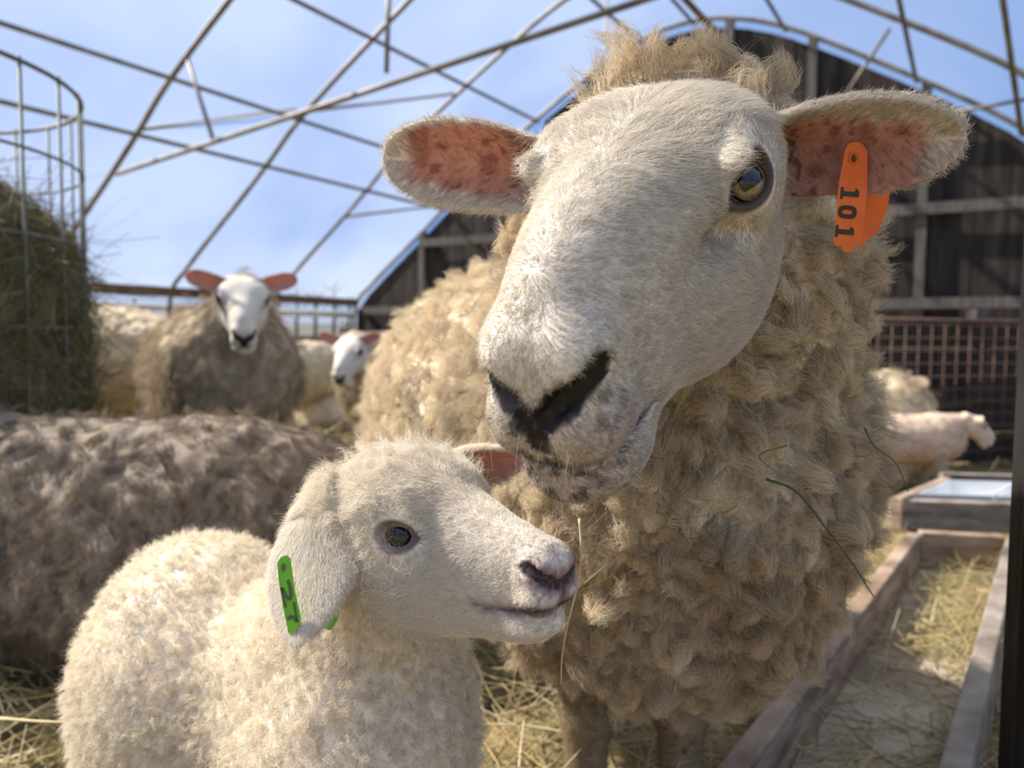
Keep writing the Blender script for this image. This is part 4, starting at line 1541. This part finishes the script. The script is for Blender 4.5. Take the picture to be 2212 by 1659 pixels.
def build_panel():
    t = empty('wire_panel', (2.1, 3.95, 0))
    tag(t, 'rusty wire mesh panel standing along the dark wall', 'panel')
    a, b = on_d(1868, 700, 3.55), on_d(2420, 700, 4.1)
    a[2] = b[2] = 0
    top = .735
    ax = norm(b - a); L = np.linalg.norm(b - a)
    nv = int(L / .078)
    for k in range(nv + 1):
        q = a + ax * (L * k / nv)
        mb = MB(); mb.tube([q + ZV * .01, q + ZV * top], .0032, 5); mb.build('upright_wire', M_WIRE, t, True)
    z = .03
    while z < top:
        mb = MB(); mb.tube([a + ZV * z, b + ZV * z], .0030, 5); mb.build('cross_wire', M_WIRE, t, True)
        z += .062
    mb = MB(); mb.tube([a + ZV * top, b + ZV * top], .009, 6); mb.build('top_rail', M_WIRE, t, True)


def build_partition():
    t = tag(empty('wall_right', (2.1, 4.1, 0)), kind='structure')
    a, b = P(1780, 700, 3.75), P(2480, 700, 4.35); a[2] = b[2] = 0
    ax = norm(b - a); nn = np.array([-ax[1], ax[0], 0]); L = np.linalg.norm(b - a)
    for k in range(5):
        mb = MB(); mb.box((a + b) / 2 + ZV * (.075 + k * .15) + nn * .01 * (k % 2), [ax, nn, ZV], (L / 2, .012, .073)); mb.build('wall_board', M_WOODWALL, t)
    for k in range(3):
        mb = MB(); mb.box(a + ax * (L * (k + .2) / 2.6) + nn * .05 + ZV * .40, [ax, nn, ZV], (.045, .03, .40)); mb.build('stud', M_WOODSTUD, t)


def on_d(px, py, d): return P(px, py, d)


def build_post():
    q = P(2202, 1100, .78)
    x, y = q[0], q[1]
    t = tag(empty('steel_post', (x + .02, y, 0)), 'dark ribbed steel post at the right edge of the picture', 'post')
    mb = MB(); mb.box((x + .030, y, .75), np.eye(3), (.026, .02, .75)); mb.build('post_core', M_BLACKSTEEL, t)
    for dx, r in ((.003, .0085), (.021, .0075), (.040, .009), (.056, .0085)):
        mb = MB(); mb.tube([(x + dx, y - .016, 0), (x + dx, y - .016, 1.5)], r, 10); mb.build('rib', M_BLACKSTEEL, t, True)
    for z in (.30, .37, .55, .69):
        mb = MB(); mb.tube([(x + .012, y - .022, z), (x + .012, y - .029, z)], .005, 8); mb.build('bolt', M_STEEL, t, True)


def build_fences():
    # board fence at the open side, seen between the sheep
    t = tag(empty('board_fence', B3(-5.5, 1.2, 0)), 'low grey board fence along the open side of the barn', 'fence')
    a, b = P(560, 800, 7.6), P(905, 800, 8.6); a[2] = b[2] = 0
    for z in (.28, .56):
        mb = MB(); mb.box((a + b) / 2 + ZV * z, [norm(b - a), np.array([-norm(b - a)[1], norm(b - a)[0], 0]), ZV], (np.linalg.norm(b - a) / 2, .015, .065)); mb.build('fence_board', M_WHITEPLASTIC if z < .3 else M_GREYWOOD, t)
    for k in range(3):
        q = a + (b - a) * (k / 2)
        mb = MB(); mb.box(q + ZV * .36 + np.array([0, .04, 0]), np.eye(3), (.05, .02, .36)); mb.build('fence_post', M_GREYWOOD, t)
    # outside posts and bare trees
    for px, d, h in ((292, 9.5, 1.05), (118, 9.0, 1.1), (520, 14, 1.1)):
        q = P(px, 723, d)
        mb = MB(); mb.tube([(q[0], q[1], -.2), (q[0], q[1], h)], [.03, .026], 8)
        tag(mb.build('field_post', M_GREENWIRE), {292: 'thin green metal post standing outside, left of the standing sheep', 118: 'thin green metal post outside behind the hay feeder', 520: 'thin green post far outside behind the standing sheep'}[px], 'post')
    rnd = random.Random(5)
    for px, d, h in ((600, 60, 4.2), (640, 66, 5.0), (680, 58, 3.9), (720, 62, 4.8), (752, 64, 4.0)):
        q = P(px, 723, d)
        tr = tag(empty('bare_tree', (q[0], q[1], -.2)), None, 'tree', 'bare trees beyond the field')
        tr['label'] = {600: 'leftmost small bare tree on the far hill line', 640: 'second bare tree from the left on the far hill line', 680: 'middle bare tree of the row on the far line', 720: 'second bare tree from the dark gable wall', 752: 'bare tree nearest the dark gable wall'}[px]
        mb = MB(); mb.tube([(q[0], q[1], -.2), (q[0] + .1, q[1], h * .55), (q[0] + .05, q[1], h)], [.16, .10, .03], 6); mb.build('trunk', M_TRUNK, tr, True)
        for k in range(9):
            z = h * rnd.uniform(.3, .85); an = rnd.uniform(0, 6.28); l = rnd.uniform(.7, 1.6)
            e = (q[0] + l * math.cos(an), q[1] + l * math.sin(an), z + l * rnd.uniform(.5, 1))
            mb = MB(); mb.tube([(q[0] + .06, q[1], z), e], [.06, .015], 5); mb.build('branch', M_TRUNK, tr, True)
# ------------------------------------------------------------------ the other sheep
def build_sheep(name, label, loc, heading, scale=1.0, lying=False, lamb=False, head=(0., .55), neck=(0, -.24, .745), res=.013, nhair=9000,
                fleece=(.60, .50, .36), ears=True, group=None, hl=.03, fat=1.0, seed=1, hr=4e-4, earup=0.0, cat='sheep', facec=(.74, .69, .62)):
    """Sheep in its own frame (facing -y), then turned by heading and put on the ground at loc."""
    t = tag(empty(name, (*loc, 0)), label, cat, group)
    rng = np.random.default_rng(seed)
    hm = rot3(head[0], head[1], 0); hc = np.array(neck, float)
    hs = .98 if not lamb else .86
    k = fat
    if lamb: k = .72 * fat
    drop = -.26 if lying else 0.0
    c_ = np.array
    e1 = [Ear(hc + hm @ (c_([sx * .066, .062, .016]) * hs), hc + hm @ (c_([sx * (.172 + .01 * earup), .075, .010 + .06 * earup]) * hs), rot3(head[0], 0, 0) @ c_([sx * .15, -1, .05]), .031 * hs, cup=.35, th=.0058) for sx in (1, -1)]
    n0 = hc + hm @ c_([0, .10, -.05])

    def fle(p):
        d = ell(p, (0, .36, .50 + drop), (.265 * k, .50, .265 * k))
        d = smin(d, ell(p, (0, .02, .50 + drop), (.215 * k, .22, .25 * k)), .08)
        d = smin(d, cone(p, (0, -.02, .56 + drop), n0, .18 * k, .078 * (k if lamb else 1)), .05)
        if lying:
            d = smin(d, ell(p, (0, .36, .16), (.33 * k, .50, .18)), .06)
            d = np.maximum(d, .005 - p[:, 2])
        return d

    def legs(p):
        d = 1e3
        if lying:
            for x in (.12, -.12):
                d = np.minimum(d, cone(p, (x, .0, .10), (x * 1.1, -.22, .045), .05, .032))
            return np.maximum(d, .004 - p[:, 2])
        for x, y, s in ((.095, .02, 1), (-.095, .02, 1), (.12, .66, 1.15), (-.12, .66, 1.15)):
            pts = [((x, y, .42), .055), ((x, y - .01, .25), .031), ((x, y + (.03 if y > .3 else 0), .20), .027), ((x, y, .07), .021), ((x, y - .02, .022), .03)]
            for (a, ra), (b, rb) in zip(pts[:-1], pts[1:]):
                d = np.minimum(d, cone(p, a, b, ra * s, rb * s))
        return np.maximum(d, .002 - p[:, 2])

    def hd(p):
        return within(lambda a: ewe_head(a) * hs, (p - hc) @ hm / hs, (0, -.02, -.02), .22)

    def f(p):
        d = hd(p)
        if ears:
            for e in e1:
                d = smin(d, within(e.sdf, p, (e.B + e.T) / 2, e.len * .8), .012)
        b = smin(fle(p), legs(p), .02)
        return smin(d, b, .02)
    r1 = res * .5
    xs = axis_grid(-.42, .42, hc[0] - .20, hc[0] + .20, r1, res)
    ys = axis_grid(-.52, .98, hc[1] - .18, hc[1] + .12, r1, res)
    zs = axis_grid(-.02, 1.0, hc[2] - .16, hc[2] + .12, r1, res)
    V, Q = surface_nets(f, xs, ys, zs, newton=1)
    V, Q, _ = largest_piece(V, Q)
    N = vert_normals(V, Q)
    q = (V - hc) @ hm / hs; m = mirror(q)
    dear = np.minimum(e1[0].sdf(V), e1[1].sdf(V)) if ears else np.full(len(V), 1.)
    dface = np.minimum(ewe_head(q) * hs, dear)
    dfl, dlg = fle(V), legs(V)
    wool = sstep(-.012, .01, dface - dfl) * sstep(-.01, .02, dlg - dfl)
    V = V + N * (wool * ((.014 if not lamb else .004) * fbm(V, 22, seed, 2) + .014 * fbm(V, 7, seed + 3, 2) * (not lamb)))[:, None]
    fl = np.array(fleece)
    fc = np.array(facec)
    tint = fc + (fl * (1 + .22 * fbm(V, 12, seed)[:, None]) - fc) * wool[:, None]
    leg = sstep(.004, -.01, dlg - np.minimum(dfl, dface)) * (1 - wool)
    tint = tint + (np.array([.30, .24, .18]) - tint) * leg[:, None] * .7
    black = sstep(.010, .001, ewe_nostril(m)) * (1 - wool)
    black = np.maximum(black, sstep(.012, .004, cone(m, (0, -.186, -.034), (0, -.184, -.052), .006, .004)) * (1 - wool))
    tint = tint + (np.array([.02, .018, .018]) - tint) * black[:, None]
    rim = sstep(.010, .002, np.linalg.norm(m - EYE_C, axis=1) - EYE_R - .001) * (1 - wool)
    tint = tint + (np.array([.10, .08, .075]) - tint) * (rim * .8)[:, None]
    thin = np.zeros(len(V))
    if ears:
        for e in e1:
            ta, tb, dc, w = e.coords(V)
            near = sstep(.005, .001, e.sdf(V)) * sstep(-.1, .05, ta)
            ins = near * sstep(-.001, .002, dc) * sstep(.98, .75, np.abs(tb) / (w + 1e-4))
            thin = np.maximum(thin, near * (.15 + .2 * ins))
            tint = tint + (np.array([.52, .28, .22]) - tint) * (ins * .9)[:, None]
    ca, sa = math.cos(heading), math.sin(heading)
    RM = np.array([[ca, -sa, 0], [sa, ca, 0], [0, 0, 1.0]])
    wv = lambda p: (np.asarray(p) * scale) @ RM.T + np.array([*loc, 0])
    me = mesh_np('body', wv(V), Q)
    set_attr(me, 'tint', np.clip(tint, 0, 1)); set_attr(me, 'thin', thin); set_attr(me, 'wet', black)
    link('body', me, M_SKIN, t)
    for sx in (1, -1):
        c = wv(hc + hm @ (EYE_C * (sx, 1, 1) * hs + EYE_N * (sx, 1, 1) * .003))
        o = link('eye', sphere_mesh('eye', c, EYE_R * hs * scale, seg=14, ring=9), M_EYEBLACK, None)
        o.parent = t; o.matrix_parent_inverse = parent_inverse(t); o.matrix_basis = Matrix.Translation(Vector(c))
    VW = wv(V); NW = N @ RM.T
    wt = wool * sstep(-.5, -.25, facing(VW, NW)) * (VW[:, 2] > .03)
    ns = max(600, nhair // 16)
    seeds, sn, *_ = sample_surface(VW, Q, NW, wt, ns, rng)
    p, n, tri, bc, _ = sample_surface(VW, Q, NW, wt, HN(nhair), rng)
    sd = norm(sn * .8 + np.array([0, 0, -.9]) + .4 * rng.normal(size=(ns, 3)))
    sl = (hl * (.7 + .6 * rng.random(ns))) * scale
    pts, r, own = lock_hair(p, n, seeds, sn, sd, sl, 4, .004 * scale, 1.0, hr, pinch=.6, rng=rng)
    lv = .8 + .4 * rng.random(ns)
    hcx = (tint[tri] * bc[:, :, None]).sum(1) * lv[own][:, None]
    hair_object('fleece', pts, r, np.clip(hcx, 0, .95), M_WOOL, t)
    return t


M_EYEBLACK = noise_mat('dark_eye', (.01, .009, .008), (.02, .017, .015), 40, .1)


def build_flock():
    G = 'sheep standing and lying around the barn'
    build_sheep('sheep', 'standing sheep facing the camera with pink ears, left of the ewe', (-.975, 2.68), .50, 1.0, head=(-.16, .62), neck=(0, -.23, .755), group=G, nhair=16000, fleece=(.44, .36, .26), hl=.05, seed=11, res=.012, fat=.98, earup=.55, facec=(.62, .575, .51))
    build_sheep('sheep', 'sheep turned away, half hidden behind the hay mound', (-2.22, 3.6), -1.75, 1.0, head=(.0, .5), group=G, nhair=9000, fleece=(.58, .48, .34), seed=12, ears=False)
    build_sheep('sheep', 'white faced sheep with one red ear, between standing sheep and ewe', (-.655, 3.62), -.35, .86, head=(.10, .75), neck=(0, -.25, .66), group=G, nhair=9000, fleece=(.50, .41, .28), seed=13, earup=.8, facec=(.64, .60, .55))
    build_sheep('sheep', 'pale sheep seen behind the white faced sheep with the red ear', (-1.22, 5.35), 2.5, .78, head=(0, .5), group=G, nhair=5000, fleece=(.62, .52, .36), seed=14, ears=False)
    build_sheep('lamb', 'little white lamb lying on straw behind the standing sheep', (-1.30, 5.2), -1.25, .58, lying=True, head=(0, .9), neck=(0, -.20, .36), group='lambs', nhair=4000, fleece=(.72, .62, .47), seed=15, lamb=True, hl=.015, cat='lamb', fat=1.15)
    build_sheep('sheep', 'woolly sheep lying at the back right, in front of the wire panel', (1.66, 3.40), 1.75, 1.02, lying=True, head=(.2, .35), neck=(0, -.10, .41), group=G, nhair=10000, fleece=(.62, .50, .33), seed=16, facec=(.52, .42, .29), hl=.035)
    build_sheep('lamb', 'cream lamb standing at the right behind the lined trough', (1.60, 2.88), 1.50, .54, head=(0, .75), neck=(0, -.28, .60), group='lambs', nhair=6000, fleece=(.64, .50, .38), facec=(.66, .55, .44), seed=17, lamb=True, hl=.014, cat='lamb', fat=.92)
    build_sheep('sheep', 'sheep lying behind the lamb, fleece coloured dark for the shade of the hay mound', (-1.00, 1.55), -1.50 , .95, lying=True, head=(.3, .3), neck=(0, -.24, .50), group=G, nhair=26000, fleece=(.25, .20, .15), hl=.03, seed=18, res=.011, hr=3e-4, fat=1.0)  # hay mound's shade put into the fleece colour, darker than the wool itself


# ------------------------------------------------------------------ ear tags, stems
def px_poly(mb, pts, d, th):
    """Flat plate of outline pts (pixels) at depth d with thickness th away from the camera."""
    n = len(pts)
    f = [P(x, y, d) for x, y in pts]; b = [P(x, y, d + th) for x, y in pts]
    # keep the same size at the back
    c = sum(f) / n; cb = sum(b) / n
    b = [cb + (q - c) for q in f]
    mb.add(f + b, [tuple(range(n))[::-1], tuple(range(n, 2 * n))] + [(i, (i + 1) % n, n + (i + 1) % n, n + i) for i in range(n)])


def stroke(mb, pts, w, d, th=.0004):
    pts = [np.array(p, float) for p in pts]
    L, R = [], []
    for i, p in enumerate(pts):
        t = pts[min(i + 1, len(pts) - 1)] - pts[max(i - 1, 0)]
        t /= np.linalg.norm(t) + 1e-9
        nrm = np.array([-t[1], t[0]])
        L.append(p + nrm * w / 2); R.append(p - nrm * w / 2)
    for i in range(len(pts) - 1):
        px_poly(mb, [L[i], L[i + 1], R[i + 1], R[i]], d, th)


def round_poly(pts, r=4, k=4):
    pts = [np.array(p, float) for p in pts]
    out = []
    n = len(pts)
    for i in range(n):
        a, b, c = pts[i - 1], pts[i], pts[(i + 1) % n]
        u = (a - b) / np.linalg.norm(a - b); v = (c - b) / np.linalg.norm(c - b)
        rr = min(r, .45 * np.linalg.norm(a - b), .45 * np.linalg.norm(c - b))
        s, e = b + u * rr, b + v * rr
        for j in range(k + 1):
            t = j / k
            out.append((1 - t) ** 2 * s + 2 * t * (1 - t) * b + t * t * e)
    return out


def build_tags(ewe, lamb):
    mo = noise_mat('orange_plastic', (.80, .135, .012), (.92, .20, .025), 60, .38, .06)
    mg = noise_mat('green_plastic', (.15, .50, .035), (.22, .62, .06), 60, .36, .06)
    mk = noise_mat('tag_ink', (.05, .04, .02), (.07, .055, .03), 80, .6)
    mk2 = noise_mat('grey_ink', (.11, .13, .075), (.16, .18, .11), 80, .6)
    D1 = depth_of(EWE_EAR_R.sdf, [(1845, 345), (1845, 380), (1825, 380), (1868, 380)], .43, .56)[0] - .0075
    DB1 = depth_of(EWE_EAR_R.sdf, [(1872, 400), (1890, 390)], .43, .58)[1] + .006
    DB2 = depth_of(LEAR_N.sdf, [(692, 1300), (685, 1330)], .43, .58)[1] + .006
    mb = MB()
    px_poly(mb, round_poly([(1826, 322), (1834, 308), (1858, 306), (1874, 324), (1874, 400), (1861, 528), (1846, 529), (1838, 546), (1822, 545), (1818, 531), (1800, 528), (1812, 395)], 7), D1, .0018)
    tg = mb.build('ear_tag', mo, ewe)
    tg['label'] = 'orange ear tag printed 101'
    mb = MB(); px_poly(mb, round_poly([(1868, 380), (1924, 408), (1916, 456), (1897, 500), (1872, 520), (1862, 535), (1853, 531), (1856, 440)], 6), DB1, .0018)
    mb.build('tag_back', mo, ewe)
    ring = [P(1844 + 9 * math.cos(a), 342 + 11 * math.sin(a), D1 - .0006) for a in np.linspace(0, 2 * math.pi, 20, endpoint=True)]
    mb = MB(); mb.tube(ring, .0007, 6, False); mb.build('eyelet', mo, tg, True)
    mb = MB(); px_poly(mb, [(1844 + 4.5 * math.cos(a), 343 + 8 * math.sin(a)) for a in np.linspace(0, 2 * math.pi, 16, endpoint=False)], D1 - .0003, .0002); mb.build('eyelet_hole', mk, tg)
    mb = MB(); mb.tube([P(1846, 345, D1 + .001), P(1872, 400, DB1)], .0028, 8); mb.build('stud', mo, tg, True)
    ax = np.array([-20., 233.]); ax /= np.linalg.norm(ax); rt = np.array([ax[1], -ax[0]])   # down the tag, across to the right

    def gl(o, g):     # glyph (x right, y up) -> pixels: up = right, right = down
        return [np.array(o) + rt * (y * 40) + ax * (x * 40) for x, y in g]
    mb = MB()
    for o in ((1817, 404), (1806, 486)):
        px_poly(mb, gl(o, [(.0, .0), (.64, .0), (.64, .15), (0, .15)]), D1 - .0004, .0003)
        px_poly(mb, gl(o, [(.20, .15), (.47, .15), (.47, 1.0), (.20, 1.0)]), D1 - .0004, .0003)
        px_poly(mb, gl(o, [(.0, .82), (.20, .76), (.20, 1.0), (.12, .96)]), D1 - .0004, .0003)
    o = (1812, 442)
    oc = [(.36 + .36 * np.sign(math.cos(a)) * abs(math.cos(a)) ** .7, .5 + .5 * np.sign(math.sin(a)) * abs(math.sin(a)) ** .7) for a in np.linspace(0, 2 * math.pi, 25)]
    ic = [(.36 + .13 * math.cos(a), .5 + .30 * np.sign(math.sin(a)) * abs(math.sin(a)) ** .8) for a in np.linspace(0, 2 * math.pi, 25)]
    for i in range(24):
        px_poly(mb, gl(o, [oc[i], oc[i + 1], ic[i + 1], ic[i]]), D1 - .0004, .0003)
    mb.build('tag_number', mk, tg)
    # lamb's tag
    D2 = depth_of(LEAR_N.sdf, [(612, 1226), (615, 1260), (622, 1300), (632, 1330), (625, 1240)], .43, .56)[0] - .0075
    mb = MB(); px_poly(mb, round_poly([(599, 1216), (606, 1204), (620, 1199), (627, 1206), (638, 1280), (650, 1334), (650, 1344), (634, 1369), (623, 1368), (612, 1312), (603, 1262)], 4), D2, .0018)
    tg = mb.build('ear_tag', mg, lamb); tg['label'] = 'bright green ear tag printed 27'
    mb = MB(); px_poly(mb, [(612 + 5 * math.cos(a), 1226 + 9 * math.sin(a)) for a in np.linspace(0, 2 * math.pi, 16, endpoint=False)], D2 - .0004, .0003); mb.build('eyelet_hole', mk2, tg)
    mb = MB()
    stroke(mb, [(621.5, 1253), (625, 1263), (627.5, 1275), (628.5, 1287), (626, 1295), (622, 1293), (617, 1286), (612, 1278), (608, 1270)], 6.5, D2 - .0004)
    stroke(mb, [(608.5, 1269), (611, 1285), (614, 1300), (616.5, 1312)], 5.0, D2 - .0004)
    stroke(mb, [(634.5, 1301), (638, 1322), (642.5, 1345)], 5.0, D2 - .0004)
    stroke(mb, [(641.5, 1342), (634, 1334), (627, 1333), (621, 1338)], 8.0, D2 - .0004)
    mb.build('tag_number', mk2, tg)
    mb = MB(); px_poly(mb, round_poly([(700, 1286), (735, 1318), (728, 1341), (714, 1362), (698, 1357), (694, 1320)], 4), DB2, .0025); mb.build('tag_back', mg, lamb)


def depth_of(f, pxs, d0, d1):
    ds = np.linspace(d0, d1, 400)
    lo, hi = [], []
    for x, y in pxs:
        v = f(np.array([P(x, y, d) for d in ds])) < 0
        if v.any():
            lo.append(ds[v.argmax()]); hi.append(ds[len(ds) - 1 - v[::-1].argmax()])
    return (min(lo), max(hi)) if lo else (.5, .51)


def stem(name, pts, r, col, label, rows=None):
    m = noise_mat(name + '_mat', tuple(c * .75 for c in col), col, 40, .6)
    c = catmull([P(*p) for p in pts], 5)
    mb = MB(); mb.tube(c, [r * (1 - .6 * i / (len(c) - 1)) for i in range(len(c))], 6)
    return tag(mb.build(name, m, None, True), label, 'straw')


def build_stems():
    stem('straw_wisp', [(1252, 1120, .565), (1256, 1200, .562), (1246, 1270, .56), (1226, 1350, .56), (1214, 1420, .56), (1212, 1478, .56)], .0011, (.72, .60, .38), 'long pale hay stem hanging down before the ewe\'s chest, beside the lamb\'s nose')
    stem('straw_wisp', [(1655, 1035, .545), (1720, 1062, .54), (1780, 1135, .54), (1840, 1215, .545), (1888, 1290, .56)], .0010, (.085, .095, .05), 'long dark green stem curving across the right of the ewe\'s fleece')
    stem('straw_wisp', [(1868, 925, .60), (1890, 965, .59), (1935, 1000, .59), (1962, 1062, .60)], .0010, (.13, .14, .07), 'short dark stem poking out at the right edge of the ewe\'s fleece')
    stem('straw_wisp', [(1700, 962, .57), (1640, 985, .565), (1690, 1030, .56)], .0008, (.22, .19, .10), 'bent brown stem caught in the ewe\'s neck wool under the jaw')
    stem('straw_wisp', [(0, 1552, .95), (80, 1558, .92), (150, 1560, .90)], .0022, (.66, .52, .30), 'straight pale straw lying left of the lamb\'s hind leg')


# ------------------------------------------------------------------ put it together
HAIR, RES = 1.0, 1.0
build_barn()
build_feeder()
build_troughs()
build_panel()
build_partition()
build_post()
build_fences()
build_flock()
ewe, EV, EN, EQ, EW = build_ewe()
lamb = build_lamb()
build_tags(ewe, lamb)
build_stems()
build_bedding()
_w = EW * sstep(.0, .2, facing(EV, EN))
p, n, *_ = sample_surface(EV, EQ, EN, _w, 260)
dd = np.cross(n, RNG.normal(size=n.shape))
straw_batch('hay_bits', p + n * .014 - norm(dd) * .008, norm(dd) + n * .15, .012 + .025 * RNG.random(len(p)), np.full(len(p), .0009), straw_colours(len(p), .5) * .55, ewe, curl=.5)
